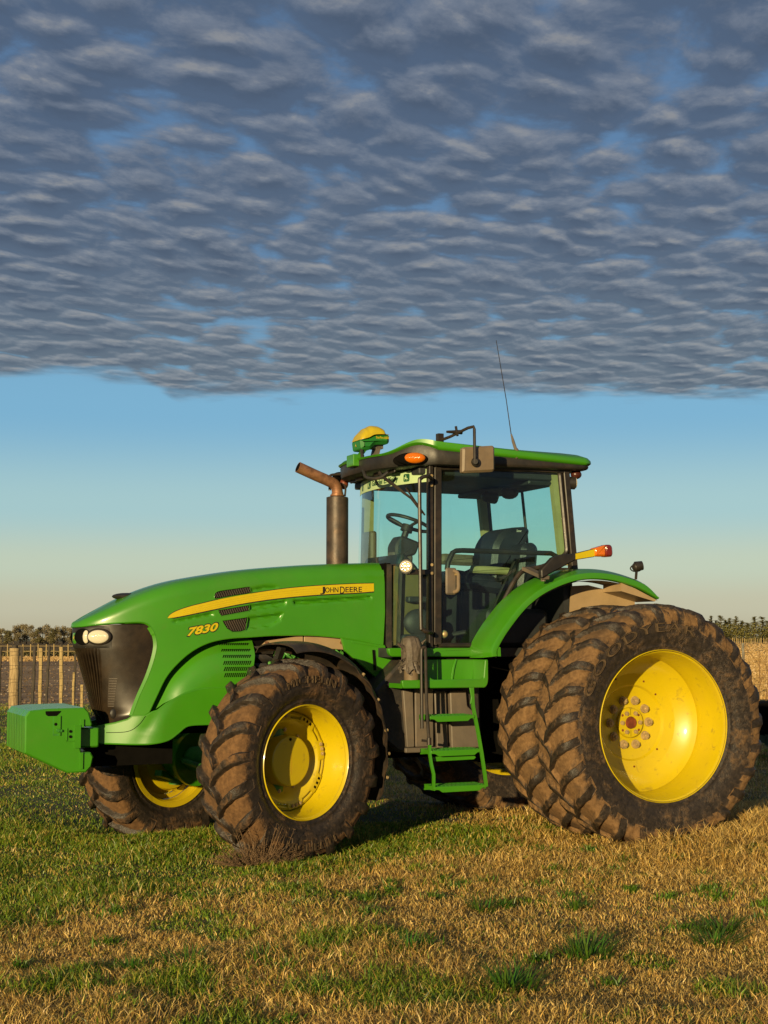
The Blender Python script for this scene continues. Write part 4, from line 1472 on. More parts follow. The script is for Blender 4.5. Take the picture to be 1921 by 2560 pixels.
    d.build('dashboard', INTER, TR)
    dp = MB().prism([(-1.775, 1.57), (-1.50, 1.57), (-1.50, 2.16), (-1.58, 2.24), (-1.775, 2.24)], -.415, -.402)
    pb = MB().sphere((-1.55, -.46, 1.76), .13, 18, 12, (1.1, .5, .9)).rbox(-1.72, -1.45, -.52, -.42, 1.56, 1.66, .03).rbox(-1.66, -1.46, -.50, -.418, 1.93, 1.98, .01)
    pb.build('pedal_box', INTER, TR)
    dp.build('footwell_panel', PANEL, TR)
    # steering column and wheel
    sc = MB()
    sc.tube([(-1.66, 0, 2.0), (-1.56, 0, 2.28), (-1.48, 0, 2.44)], [.10, .085, .06], 14)
    sc.prism(rounded([(-1.60, 2.30), (-1.40, 2.36), (-1.36, 2.47), (-1.54, 2.53), (-1.60, 2.44)], .03, 3), -.10, .10, .02)
    col = sc.build('steering_column', INTER, TR)
    MB().prism(rounded([(-1.63, 2.20), (-1.43, 2.24), (-1.42, 2.36), (-1.60, 2.40)], .03, 3), -.085, .085, .02).build('column_cover', GREYP, col)
    wv = MB()
    c, t = Vector((-1.43, 0, 2.645)), Vector((.94, 0, -.34))
    n_ = Vector((.34, 0, .94))
    ring = [c+t*.20*cos(a)+Vector((0, 1, 0))*.20*sin(a) for a in np.linspace(0, 2*pi, 36, endpoint=False)]
    wv.tube(ring, .016, 10, True)
    for a in (.5, 2.6, 4.71):
        wv.tube([c-n_*.05, c-n_*.02+t*.1*cos(a)+Vector((0, .1, 0))*sin(a), c+t*.195*cos(a)+Vector((0, .195, 0))*sin(a)], .014, 8)
    wv.cyl(c-n_*.08, c-n_*.02, .055, .05, 16)
    wv.tube([c-n_*.05, Vector((-1.50, 0, 2.45))], .03, 10)
    wv.build('steering_wheel', BLACKP, TR)
    # seat with suspension base and the trainer seat behind it
    s_ = MB()
    bk = rounded([(-.80, 2.12), (-.60, 2.10), (-.50, 2.26), (-.385, 2.60), (-.43, 2.63), (-.60, 2.615), (-.69, 2.565), (-.76, 2.46)], .05, 4)
    s_.prism([(x+.05, z) for x, z in bk], -.27, .17, .045)
    seat = s_.build('driver_seat', SEATM, TR)
    MB().prism(rounded([(-1.14, 2.08), (-.64, 2.02), (-.60, 2.16), (-1.10, 2.23), (-1.17, 2.18)], .05, 4), -.29, .19, .04).build('seat_cushion', SEATM, seat)
    MB().prism(rounded([(-1.05, 1.56), (-.62, 1.56), (-.66, 2.05), (-1.02, 2.06)], .04, 3), -.22, .12, .02).build('seat_base', INTER, seat)
    MB().prism(rounded([(-1.02, 2.30), (-.66, 2.29), (-.64, 2.39), (-1.0, 2.40)], .04, 4), .20, .30, .03).build('armrest', CLOTHG, seat)
    MB().prism(rounded([(-.98, 2.20), (-.60, 2.19), (-.58, 2.25), (-.96, 2.27)], .02, 4), -.33, -.27, .015).build('armrest', OLIVE, seat)
    fit_text('Grammer', .10, .022, lambda u, v, o: (-.50+u*.5, -.29, 2.575+v), 'seat_label', WHITED, seat, .01, .3)
    s2 = MB().prism(rounded([(-.60, 2.05), (-.42, 2.05), (-.385, 2.43), (-.44, 2.475), (-.55, 2.45)], .05, 4), -.50, -.25, .04)
    s2.build('passenger_seat', SEATM, TR)
    lv = MB()
    lv.tube([(-.80, -.50, 1.60), (-.86, -.52, 1.90), (-.63, -.50, 2.32)], .011, 6)
    lv.tube([(-1.30, -.55, 1.62), (-1.30, -.62, 1.66), (-1.22, -.70, 1.68)], .02, 8)
    lv.build('hand_lever', BLACKP, TR)
    MB().sphere((-1.44, -.72, 1.66), .035, 14, 8).build('lever_knob', STEEL, TR)
build_cab()

TAILR = mat('dark_tail_lens', (.055, .014, .008), .3)
# ---- roof: dark visor below a green cap
def roof():
    def outline(ins, n=64):
        hw = .865-ins
        pts = []
        for k in range(n+1):                       # front edge, from far to near
            y = hw-2*hw*k/n
            pts.append((-1.955+ins+.40*abs(y/hw)**3.2*1.0, y))
        xr = -.055-ins
        nn = 14
        out = pts[:]
        for k in range(nn+1):
            t = k/nn
            a = t*pi/2
            out.append((xr-.10+.10*sin(a), -hw+.10-.10*cos(a)))
        for k in range(nn+1):
            a = pi/2*(1-k/nn)
            out.append((xr-.10+.10*sin(a), hw-.10+.10*cos(a)))
        return out
    def zf(x, z):
        """the shell dips towards the front and lifts at the rear lip"""
        k = float(sstep(np.array(-1.25-x), 0, .75))
        return z-k*(.062*float(sstep(np.array(z), 3.18, 3.24))+.016*float(sstep(np.array(3.10-z), 0, .04))-.045*float(sstep(np.array(z), 3.074, 3.10))*float(sstep(np.array(3.2-z), 0, .03))*1.35)+(.024 if z < 3.15 else -.030)*float(sstep(np.array(x), -.55, -.04))
    def layer(b, ls, cap_lo=False, cap_hi=False, lift=None):
        rows = []
        for ins, z in ls:
            o = outline(ins)
            rows.append([(x, y, zf(x, z)+(lift(x, y, z) if lift else 0)) for x, y in o])
        rows = [r_+[r_[0]] for r_ in rows]
        b.grid(rows)
        n = len(rows[0])
        for flag, r_ in ((cap_lo, rows[0]), (cap_hi, rows[-1])):
            if flag:
                k0 = len(b.v)
                cx = sum(p[0] for p in r_)/n
                b.add(r_+[(cx, 0, sum(p[2] for p in r_)/n+(.015 if flag == 'dome' else 0))], [(i, i+1, n) for i in range(n-1)])
    def vis_lift(x, y, z):
        # at the front corners the visor face is deeper, the green skin sweeps up over the corner lamp
        k = math.exp(-((x+1.70)/.22)**2)*float(sstep(np.array(abs(y)), .45, .8))
        return .095*k*float(sstep(np.array(z), 3.074, 3.11))*float(1-.75*sstep(np.array(z), 3.20, 3.26))
    b = MB()
    layer(b, [(.10, 3.068), (.03, 3.070), (.012, 3.075), (.004, 3.082), (.0, 3.098), (.006, 3.112), (.03, 3.122)], cap_lo=True, lift=vis_lift)
    vis = b.build('roof_visor', BLACKP, TR, 40)
    b = MB()
    layer(b, [(.03, 3.108), (-.004, 3.110), (-.016, 3.124), (-.014, 3.20), (.004, 3.226), (.05, 3.247), (.14, 3.260), (.35, 3.270)], cap_hi='dome', lift=vis_lift)
    b.build('roof_cap', GREEN, TR, 40)
    def ell(c, r, nrm, name, m, par):
        n_ = Vector(nrm).normalized()
        t = Vector((0, 0, 1)).cross(n_).normalized()
        mt = Matrix((t*r[0], n_*r[1], Vector((0, 0, r[2])))).transposed().to_4x4()
        mt.translation = Vector(c)
        return MB().sphere((0, 0, 0), 1, 24, 14).tf(mt).build(name, m, par)
    for s in (-1, 1):
        nr = (-.42, s*.9, 0)
        rec = ell((-1.755, s*.765, 3.117), (.135, .03, .052), nr, 'lamp_recess', DARK, vis)
        ell((-1.738, s*.785, 3.122), (.092, .035, .046), nr, 'turn_signal', AMBER, vis)
        ell((-1.82, s*.70, 3.105), (.07, .02, .045), nr, 'roof_worklight', DARK, vis)
        # rear lamps under the roof tail
        ell((-.15, s*.74, 3.06), (.045, .05, .040), (1, 0, 0), 'tail_lamp', TAILR, vis)
        w_ = MB().cyl((-.26, s*.72, 2.985), (-.17, s*.74, 2.985), .052, .058, 18).build('rear_worklight', BLACKP, vis)
        MB().cyl((-.172, s*.74, 2.985), (-.160, s*.742, 2.985), .052, .048, 18).build('worklight_lens', LAMPG, w_)
    ell((-1.80, .62, 3.04), (.05, .04, .05), (-1, .4, 0), 'marker_lamp', HUBRED, vis)
    for yy in (-.42, -.2, .2, .42):
        v = MB()
        v.rbox(ws_x(yy, 3.1)-.10, ws_x(yy, 3.1)-.085, yy-.08, yy+.08, 3.03, 3.075, .01)
        v.build('roof_worklight', BLACKT, vis)
    # grab loop at far front corner
    MB().tube(crv([(-1.76, .62, 3.135), (-1.90, .66, 3.125), (-1.925, .66, 3.09), (-1.925, .66, 2.98)], 16), .012, 8).build('mirror_arm', BLACKT, TR)
    # antenna
    an = MB().tube([(-.828, -.80, 3.36), (-.875, -.80, 3.67), (-.968, -.80, 4.178)], [.0042, .0036, .0028], 6)
    an = an.build('antenna', BLACKT, TR)
    MB().sphere((-.813, -.862, 3.20), .030, 14, 10, (.9, .5, 1.6)).tube([(-.815, -.855, 3.23), (-.822, -.82, 3.31), (-.828, -.80, 3.37)], [.014, .013, .007], 8).build('antenna_base', GREYP, an)
roof()

# ---- positioning receiver on the roof front
def receiver():
    rx = lambda x: -1.805+(x+1.805)*.76
    prof = rounded([(rx(x), z) for x, z in [(-1.985, 3.352), (-1.970, 3.268), (-1.860, 3.266), (-1.800, 3.318), (-1.640, 3.326), (-1.618, 3.345), (-1.616, 3.408), (-1.80, 3.402), (-1.885, 3.372)]], .018, 4)
    b = MB().prism(prof, -.12, .12, .03)
    r = b.build('positioning_receiver', mat('receiver_green', (.018, .16, .022), .45), TR)
    dome = []
    base = crv([(-1.985, 3.352), (-1.885, 3.374), (-1.80, 3.404), (-1.616, 3.412)], 45)
    rows = []
    for x, z in base:
        row = []
        for k in range(17):
            a = pi*k/16
            ht = float(np.interp(x, [-1.985, -1.96, -1.90, -1.82, -1.74, -1.69, -1.678, -1.664, -1.616], [.004, .056, .094, .092, .082, .064, .056, .014, .004]))
            row.append((rx(x), -.122*cos(a)*min(1, .78+ht*3), z+ht*sin(a)**.8))
        rows.append(row)
    dm = MB().grid(rows)
    for rw in (rows[0], rows[-1]):
        dm.add(rw, [list(range(len(rw)))])
    dm.build('receiver_dome', YELLOW, r, 50)
    fit_text('StarFire 6000', .135, .022, lambda u, v, o: (-1.80+u*.92, -.1215, 3.368+v), 'receiver_lettering', YELLOW_D, r, .02)
    MB().prism(rounded([(rx(-1.668), 3.42), (rx(-1.650), 3.42), (rx(-1.668), 3.464), (rx(-1.69), 3.464)], .004, 2), -.05, .05).build('receiver_window', GREYP, r)
    deer(lambda u, v, o: (rx(-1.984), .02-u*.04, 3.295+v*.035), 'receiver_emblem', YELLOW_D, r)
    m = MB()
    m.box(-1.80, -1.70, -.05, .05, 3.29, 3.335).bar((-1.74, 0, 3.31), (-1.76, 0, 3.23), .10, .04)
    m.build('receiver_mount', GREYP, r)
    g = MB().rbox(-2.005, -1.90, -.10, .06, 3.12, 3.225, .006).bar((-1.93, -.02, 3.2), (-1.86, -.02, 3.29), .1, .02)
    g.build('receiver_bracket', GREEN, TR)
    c = crv([(-1.915, -.07, 3.275), (-1.93, -.12, 3.20), (-1.935, -.16, 3.08), (-1.95, -.28, 3.0), (-1.90, -.42, 2.985), (-1.85, -.50, 3.03)], 40)
    MB().tube(c, .015, 8).build('receiver_cable', RUBBERB, TR)
    # screen wiper
    wp = MB().tube([(-1.90, -.42, 3.035), (-1.885, -.44, 3.0), (ws_x(-.60, 2.80)-.03, -.60, 2.80), (ws_x(-.70, 2.68)-.02, -.71, 2.67)], [.016, .016, .012, .006], 6)
    wp.tube([(ws_x(-.52, 2.9)-.015, -.50, 2.90), (ws_x(-.72, 2.66)-.012, -.725, 2.655)], .008, 5)
    wp.build('wiper', BLACKT, TR)
receiver()

# ---- outside cab fittings
def fittings():
    MB().tube(crv([(-1.585, -.79, 2.955), (-1.68, -.92, 2.958), (-1.748, -.93, 2.935), (-1.760, -.93, 2.86), (-1.755, -.93, 2.3), (-1.750, -.93, 1.76), (-1.738, -.93, 1.70), (-1.68, -.92, 1.675), (-1.585, -.79, 1.672)], 60), .0165, 10).build('grab_rail', BLACKT, TR)
    # mirror on a bent roof arm
    m = MB().prism(rounded([(-1.472, 2.978), (-1.468, 3.175), (-1.455, 3.185), (-1.19, 3.213), (-1.172, 3.20), (-1.172, 3.012), (-1.19, 2.995), (-1.45, 2.972)], .03, 4), -1.15, -1.075, .018)
    mi = m.build('mirror', MIRRORG, TR)
    MB().sphere((-1.362, -1.165, 3.063), .040, 18, 10, (1, .55, 1)).cyl((-1.384, -1.20, 3.063), (-1.37, -1.16, 3.063), .022, .03, 12).build('mirror_joint', BLACKP, mi)
    arm = MB().tube([(-1.384, -1.19, 3.05), (-1.386, -1.19, 3.33), (-1.39, -1.185, 3.352), (-1.42, -1.14, 3.345), (-1.50, -.98, 3.29), (-1.53, -.80, 3.27)], .013, 8)
    arm.bar((-1.53, -.84, 3.22), (-1.53, -.84, 3.33), .05, .05).cyl((-1.47, -1.05, 3.29), (-1.47, -1.02, 3.37), .011, .011, 8).cyl((-1.56, -1.03, 3.32), (-1.42, -1.03, 3.325), .01, .02, 8)
    arm.build('mirror_arm', BLACKT, TR)
    # round work light on the front post
    wl = MB().cyl((-1.842, -.84, 2.213), (-1.80, -.80, 2.213), .060, .045, 22).bar((-1.80, -.82, 2.17), (-1.60, -.78, 2.175), .03, .04).bar((-1.83, -.83, 2.15), (-1.60, -.78, 2.16), .012, .012)
    w_ = wl.build('post_worklight', BLACKT, TR)
    l = MB().sphere((0, 0, 0), 1, 22, 10)
    n_ = Vector((-.73, -.68, 0))
    t = Vector((.68, -.73, 0))
    mt = Matrix((t*.056, n_*.012, Vector((0, 0, .048)))).transposed().to_4x4()
    mt.translation = Vector((-1.846, -.844, 2.213))
    l.tf(mt).build('worklight_lens', LAMPG, w_)
    dd = MB()
    for k in range(9):
        a = k*2*pi/8
        r = .034 if k < 8 else 0
        c = Vector((-1.850, -.848, 2.213))+t*r*cos(a)+Vector((0, 0, r*.85*sin(a)))
        dd.sphere(c, .0115, 10, 6)
    dd.build('worklight_reflector', CHROME, w_)
    # warning lamp arm on the rear fender
    a = MB().prism(rounded([(-.755, 2.19), (-.75, 2.122), (-.66, 2.165), (-.42, 2.282), (-.232, 2.312), (-.232, 2.382), (-.42, 2.338), (-.56, 2.325), (-.64, 2.30)], .012, 3), -1.165, -1.105, .008)
    ar = a.build('warning_lamp_arm', BLACKP, TR)
    MB().prism([(-.424, 2.287), (-.238, 2.317), (-.238, 2.378), (-.424, 2.334)], -1.169, -1.10).build('reflector', YELLOW_D, ar)
    MB().prism(rounded([(-.240, 2.318), (-.135, 2.318), (-.135, 2.415), (-.240, 2.385)], .012, 3), -1.185, -1.085, .012).build('warning_lamp', AMBER, ar)
    MB().prism(rounded([(-.137, 2.316), (-.075, 2.315), (-.062, 2.345), (-.068, 2.40), (-.085, 2.418), (-.137, 2.418)], .015, 3), -1.188, -1.082, .015).build('lamp_cap', lens('dark_red_lens', (.22, .02, .01)), ar)
    MB().bar((-.70, -1.14, 2.13), (-.70, -.80, 2.22), .07, .03).cyl((-.70, -1.10, 2.10), (-.70, -1.10, 2.16), .022, .022, 10).build('lamp_arm_foot', GREYP, ar)
    # work lamp on the fender tail
    b = MB().sphere((.345, -.93, 2.25), .047, 18, 12, (1, 1, .95)).cyl((.325, -.93, 2.25), (.385, -.95, 2.262), .046, .040, 16).bar((.335, -.92, 2.14), (.337, -.93, 2.215), .02, .015)
    b.tube(crv([(.30, -.92, 2.26), (.28, -.92, 2.235), (.30, -.92, 2.215), (.33, -.92, 2.21)], 10), .006, 6)
    b.build('fender_lamp', BLACKT, TR)
    # exhaust
    ex = MB().cyl((-1.935, .45, 2.22), (-1.935, .45, 2.895), .098, .098, 32)
    ex.cyl((-1.935, .45, 2.895), (-1.935, .45, 2.905), .098, .06, 32)
    e = ex.build('exhaust_stack', STACKM, TR, 40)
    MB().tube([(-1.842, .424, 2.25), (-1.842, .424, 2.89)], .005, 5).build('stack_seam', RUST, e)
    pth = crv([(-1.935, .45, 2.89), (-1.935, .45, 2.955), (-1.96, .45, 3.01), (-2.03, .45, 3.045), (-2.14, .45, 3.085), (-2.315, .45, 3.153)], 50)
    MB().tube(pth, [.054]*8+[.050]*(len(pth)-8), 20).build('exhaust_pipe', RUST, e)
    MB().cyl((-2.3165, .45, 3.1535), (-2.30, .45, 3.147), .042, .042, 18).build('pipe_mouth', DARK, e)
    MB().lathe([(.056, 0), (.064, .003), (.064, .014), (.056, .017)], 24, (-1.935, .45, 2.905), 'z').build('pipe_clamp', RUST, e)
    MB().tube(crv([(-1.86, .45, 2.91), (-1.85, .46, 2.99), (-1.87, .47, 3.02), (-1.90, .47, 3.02)], 14), .009, 6).build('heat_guard', BLACKT, e)
fittings()

# ---- rear fenders
def fender(s):
    lip = crv([(-1.120, 1.480), (-1.115, 1.539), (-1.009, 1.695), (-.829, 1.888), (-.618, 2.023), (-.334, 2.116), (-.046, 2.126), (.247, 2.066), (.470, 1.968)], 64)
    L = [np.array(p) for p in lip]
    n = len(L)
    rows = []
    for i in range(n):
        t = L[min(i+1, n-1)]-L[max(i-1, 0)]
        t = t/np.linalg.norm(t)
        nr = np.array([-t[1], t[0]])            # outwards, away from the wheel
        k = i/(n-1)
        fade = float(1-sstep(np.array(k), .90, 1.0)*.75)
        hgt = .098*fade
        row = []
        for yy, h in ((-1.02, -.004), (-1.055, -.004), (-1.068, .004), (-1.070, .040), (-1.066, .050), (-1.05, .058), (-1.035, .060), (-.99, .078), (-.93, .092), (-.80, .098), (-.755, .098)):
            q = L[i]+nr*(h*fade if h > 0 else h)
            row.append((q[0], yy*-s, q[1]))
        rows.append(row)
    f = MB().grid(rows)
    f.v = [(x, y, z) for x, y, z in f.v]
    # inner skin
    rows2 = [[(p[0]+.0, yy*-s, p[1]-.012) for yy in (-1.05, -.9, -.755)] for p in L]
    o = f.build('rear_fender', GREEN, TR, 40)
    MB().grid(rows2).build('fender_liner', RUBBERB if s > 0 else RUBBERB, o)
    # corner gusset from sill to fender
    g = MB().prism([(-1.115, 1.478), (-1.085, 1.478), (-1.088, 1.55), (-1.118, 1.566)], s*.755, s*1.06)
    g.build('fender_corner', GREEN, o)
    # inner wall and tail plate
    MB().prism([(-.24, 1.80), (-.22, 2.08), (-.05, 2.09), (.24, 2.03), (.43, 1.95), (.43, 1.86), (-.05, 1.80)], s*.74, s*.755).build('fender_wall', BEIGE, o)
    MB().prism([(.10, 2.10), (.24, 2.055), (.455, 1.96), (.44, 1.945), (.10, 2.03)], s*.76, s*1.05).build('tail_plate', BEIGE, o)
    if s < 0:
        MB().bar((.415, -.9, 2.07), (.44, -.9, 2.055), .06, .03).build('rear_reflector', REDL, o)
fender(-1)
fender(1)
# ------------------------------------------------------------------ wheels
def tyre_mat(name, seed, dust, mud):
    m, t, b = principled(name)
    tc = t.n('ShaderNodeTexCoord').outputs['Object']
    mp = t.n('ShaderNodeMapping', {'Vector': tc, 'Location': (seed, seed*.7, 0)}).outputs[0]
    at = t.n('ShaderNodeAttribute', attribute_name='mud').outputs[2]
    n1 = t.noise(mp, 6, 7, .66, .4).outputs[0]
    n2 = t.noise(mp, 26, 6, .7).outputs[0]
    k = t.math('ADD', at, t.math('MULTIPLY', t.math('SUBTRACT', n1, .5), 1.15))
    k = t.math('ADD', k, t.math('MULTIPLY', t.math('SUBTRACT', n2, .5), .45))
    k = t.step(k, .30, .72)
    rub = t.mix(t.step(n2, .3, .7), (.016, .013, .011), (.040, .030, .023))
    md = t.mix(t.step(n2, .3, .72), mud[0], mud[1])
    dry = t.noise(mp, 3.2, 4, .6).outputs[0]
    md = t.mix(t.math('MULTIPLY', t.step(dry, .52, .7), .75), md, mud[2])
    t.link(t.mix(t.math('MULTIPLY', k, dust), rub, md), b.inputs['Base Color'])
    r = t.n('ShaderNodeMapRange', {0: k, 1: 0.0, 2: 1.0, 3: .42, 4: .92}).outputs[0]
    t.link(r, b.inputs['Roughness'])
    b.inputs['Specular IOR Level'].default_value = .35
    hgt = t.math('ADD', t.math('MULTIPLY', n2, .6), t.math('MULTIPLY', k, .5))
    bn = t.n('ShaderNodeBump', {'Height': hgt, 'Strength': .7, 'Distance': .02})
    t.link(bn.outputs[0], b.inputs['Normal'])
    return m
MUD = ((.116, .063, .026), (.225, .128, .054), (.058, .036, .020))
TYRE_R = tyre_mat('muddy_tyre', 0.0, .95, MUD)
TYRE_F = tyre_mat('muddy_front_tyre', 4.3, .92, ((.098, .050, .020), (.19, .10, .040), (.05, .03, .017)))

def set_mud(o, vals):
    a = o.data.attributes.new('mud', 'FLOAT', 'POINT')
    a.data.foreach_set('value', np.array(vals, np.float32))

def make_tyre(R, hl, W, rb, hub_w, nl, m, par, slope, s0, sag, lug_w, top_mud, low_lug=False):
    """lugged tyre around the y axis, outer face towards -y"""
    rc = R-hl
    hw = W/2
    side = [(rb, -hub_w), (rb+.03, -hub_w-.012), (rb+.035, -hub_w-.018), (rb+.06, -hub_w-.02), (rb+(rc-rb)*.35, -hw-.004), (rb+(rc-rb)*.58, -hw-.012), (rb+(rc-rb)*.76, -hw-.006), (rc-.045, -hw+.006), (rc-.018, -hw+.022)]
    crown = [(rc-.006, -hw*.72), (rc, -hw*.4), (rc+.002, 0)]
    prof = crv(side+crown, 44)
    prof = prof+[(r, -y) for r, y in prof[::-1][1:]]
    n = 160
    vs, mud = [], []
    def rprof(y):
        return float(np.interp(abs(y), [0, hw*.4, hw*.72, hw-.022, hw], [rc+.002, rc, rc-.006, rc-.018, rc-.03]))
    b = MB().lathe(prof, n)
    for i in range(n):
        for r, y in prof:
            k = (r-rb)/(rc-rb)
            tread = float(sstep(np.array(k), .62, .86))
            mud.append(.34+.55*tread if abs(y) > .05 or k < .9 else .9)
    # lugs
    for i in range(nl*2):
        sd = -1 if i % 2 else 1
        a0 = i*pi/nl
        st = []
        ns = 13
        for k in range(ns+1):
            t = k/ns
            yy = -.028+(hw+.006+.028)*min(t/.86, 1)
            da = s0*(t/.86 if t < .86 else 1)**slope + (.0 if t < .86 else (t-.86)*.25)
            wdt = (lug_w*.78+lug_w*.40*t)*.5
            if t <= .86:
                rt = rprof(yy)+hl*(1-.22*max(0, (t-.6)/.26)**2*.5)
                rbot = rprof(yy)-.012
                oy = 0
                if t > .70:
                    rt -= .010*((t-.70)/.16)**2
            else:
                q = (t-.86)/.14
                rt = rprof(hw)+hl*.72-q*(hl*.72+sag)
                rbot = rprof(hw)-.02-q*sag
                oy = .006+.010*(1-q)
                wdt *= 1-.25*q
            st.append((yy+oy, a0+da, wdt, rbot, rt))
        jit = random.uniform(-.003, .003)
        vv, ff, mm = [], [], []
        for (yy, a, wd, r0, r1) in st:
            fl = 3.0 if low_lug else 1.4
            for (r, ww, mu) in ((r0, wd*1.32, .66), (r1-.006, wd*1.02, -.12 if not low_lug else .10), (r1+jit, wd*.82, top_mud), (r1+jit, -wd*.82, top_mud), (r1-.006, -wd*1.04, -.05 if not low_lug else .62), (r0, -wd*fl, .72)):
                # leading flank (towards -a) is rubbed clean, trailing carries mud
                aa = a-ww/max(r, .1)
                r += random.uniform(-.0035, .0035)
                aa += random.uniform(-.004, .004)
                vv.append((-r*cos(aa), yy*sd+random.uniform(-.003, .003), r*sin(aa)))
                mm.append(mu+random.uniform(-.16, .16))
        for k in range(ns):
            for j in range(5):
                ff.append((k*6+j, k*6+j+1, (k+1)*6+j+1, (k+1)*6+j))
        ff.append([0, 1, 2, 3, 4, 5])
        ff.append([ns*6+j for j in range(6)][::-1])
        b.add(vv, ff)
        mud += mm
    o = b.build('tyre', m, par, 55)
    set_mud(o, mud[:len(o.data.vertices)])
    return o

def side_text(body, r, a_mid, arc, h, y, name, m, par, flip=False):
    """raised lettering round the sidewall, facing -y; a_mid measured from the front over the top"""
    def fn(u, v, o):
        if flip:
            a, rr = a_mid+arc/2-u/r, r-v+h
        else:
            a, rr = a_mid-arc/2+u/r, r+v
        return (-rr*cos(a), y-o-.004, rr*sin(a))
    return fit_text(body, arc*r, h, fn, name, m, par, .0, 0, 1.12, -.010)

def nuts(n, rad, y, r, ln, par, m, name, a0=0.0, cone=True):
    out = []
    for k in range(n):
        a = a0+2*pi*k/n
        x, z = rad*cos(a), rad*sin(a)
        b = MB()
        if cone:
            b.cyl((x, y, z), (x, y-.014, z), r*1.45, r*1.3, 16)
        b.cyl((x, y, z), (x, y-ln, z), r, r, 6)
        b.cyl((x, y-ln, z), (x, y-ln*1.35, z), r*.55, r*.45, 10)
        out.append(b.build(name, m, par))
    return out

def rear_wheel(y_mid, side, outer, rot):
    """side -1 near, +1 far; the dish of an outer wheel is deep towards the axle"""
    hub = MB()
    yf = -.205
    if outer:
        # deep dished disc, seen from outside
        hub.lathe([(.0005, .315), (.20, .315), (.215, .312), (.30, .290), (.315, .268), (.33, .262), (.44, .235), (.505, .200), (.545, .165), (.556, .13), (.553, .12), (.53, .15), (.49, .20), (.3, .30), (.0005, .335)], 96)
    else:
        hub.lathe([(.0005, -.10), (.3, -.10), (.45, -.02), (.54, .02), (.553, .02), (.45, .0), (.0005, -.08)], 72)
    o = hub.build('rear_wheel', YELLOW, TR, 30)
    o.location = (0, y_mid, .925)
    o.rotation_euler = (0, rot, 0 if side < 0 else pi)
    rim = [(.608, yf-.004), (.612, yf+.002), (.606, yf+.014), (.592, yf+.022), (.583, yf+.04), (.576, yf+.07), (.573, yf+.10), (.562, yf+.125), (.556, yf+.15), (.556, yf+.22), (.564, yf+.25), (.562, yf+.29), (.556, yf+.31), (.556, .16), (.575, .185), (.595, .196), (.612, .203), (.612, .210), (.585, .208), (.566, .17), (.565, yf+.1), (.59, yf+.03), (.604, yf+.006)]
    MB().lathe([(r, min(y, .21)) for r, y in [(.607, yf-.006), (.613, yf+.002), (.607, yf+.014), (.590, yf+.020), (.582, yf+.040), (.577, yf+.080), (.571, yf+.092), (.569, yf+.16), (.561, yf+.175), (.558, yf+.25), (.551, yf+.27), (.551, .12), (.556, .17), (.58, .185), (.613, .20), (.613, .208), (.57, .19), (.564, .10), (.575, yf+.16), (.60, yf+.03), (.603, yf)]], 128, closed=True).build('rim', YELLOW, o, 30)
    ty = make_tyre(.985, .034, .47, .600, .20, 27, TYRE_R, o, .62, .215, .085, .060, .30, True)
    if outer and side < 0:
        side_text('GOODYEAR', .755, 1.13-rot*0, 1.62, .075, -.245, 'sidewall_lettering', LETTER, o)
        hp = MB().lathe([(.0005, .285), (.118, .285), (.124, .290), (.128, .312), (.150, .314)], 48).build('hub_plate', YELLOW, o)
        MB().cyl((0, .284, 0), (0, .270, 0), .052, .046, 28).build('axle_cap', HUBRED, o)
        MB().box(-.001, .001, .2835, .29, .06, .115).box(-.001, .001, .2835, .29, -.115, -.06).build('plate_joint', DARK, o, 0)
        for k in range(10):
            nuts(1, .190, .312, .027, .036, o, STEEL, 'wheel_nut', a0=2*pi*k/10)
        for a in (0, 1.05, 2.09, pi, 4.19, 5.24):
            nuts(1, .087, .286, .019, .016, o, STEEL, 'plate_bolt', a0=a, cone=False)
        h = MB()
        for a in (.66, pi-.66, pi+.66, -.66):
            h.cyl((.100*cos(a), .2845, .100*sin(a)), (.100*cos(a), .30, .100*sin(a)), .011, .011, 10)
        for a, r in ((.78, .33), (2.0, .40), (-.75, .33), (-1.55, .36), (1.25, .36)):
            yy = float(np.interp(r, [.315, .33, .44, .505], [.268, .262, .235, .2]))
            h.cyl((r*cos(a), yy-.002, r*sin(a)), (r*cos(a), yy+.03, r*sin(a)), .009, .009, 10)
        h.build('bolt_hole', HUBRED, o, 0)
        # valve opening in the barrel
        a = pi-.83
        MB().sphere((.566*cos(a), yf+.12, .566*sin(a)), .03, 12, 8, (.6, 1.2, .8)).build('valve_hole', DARK, o)
    return o
rear_wheel(-1.60, -1, True, .0)
rear_wheel(-.955, -1, False, .11)
rear_wheel(1.005, 1, False, .05)
rear_wheel(1.60, 1, True, .0)

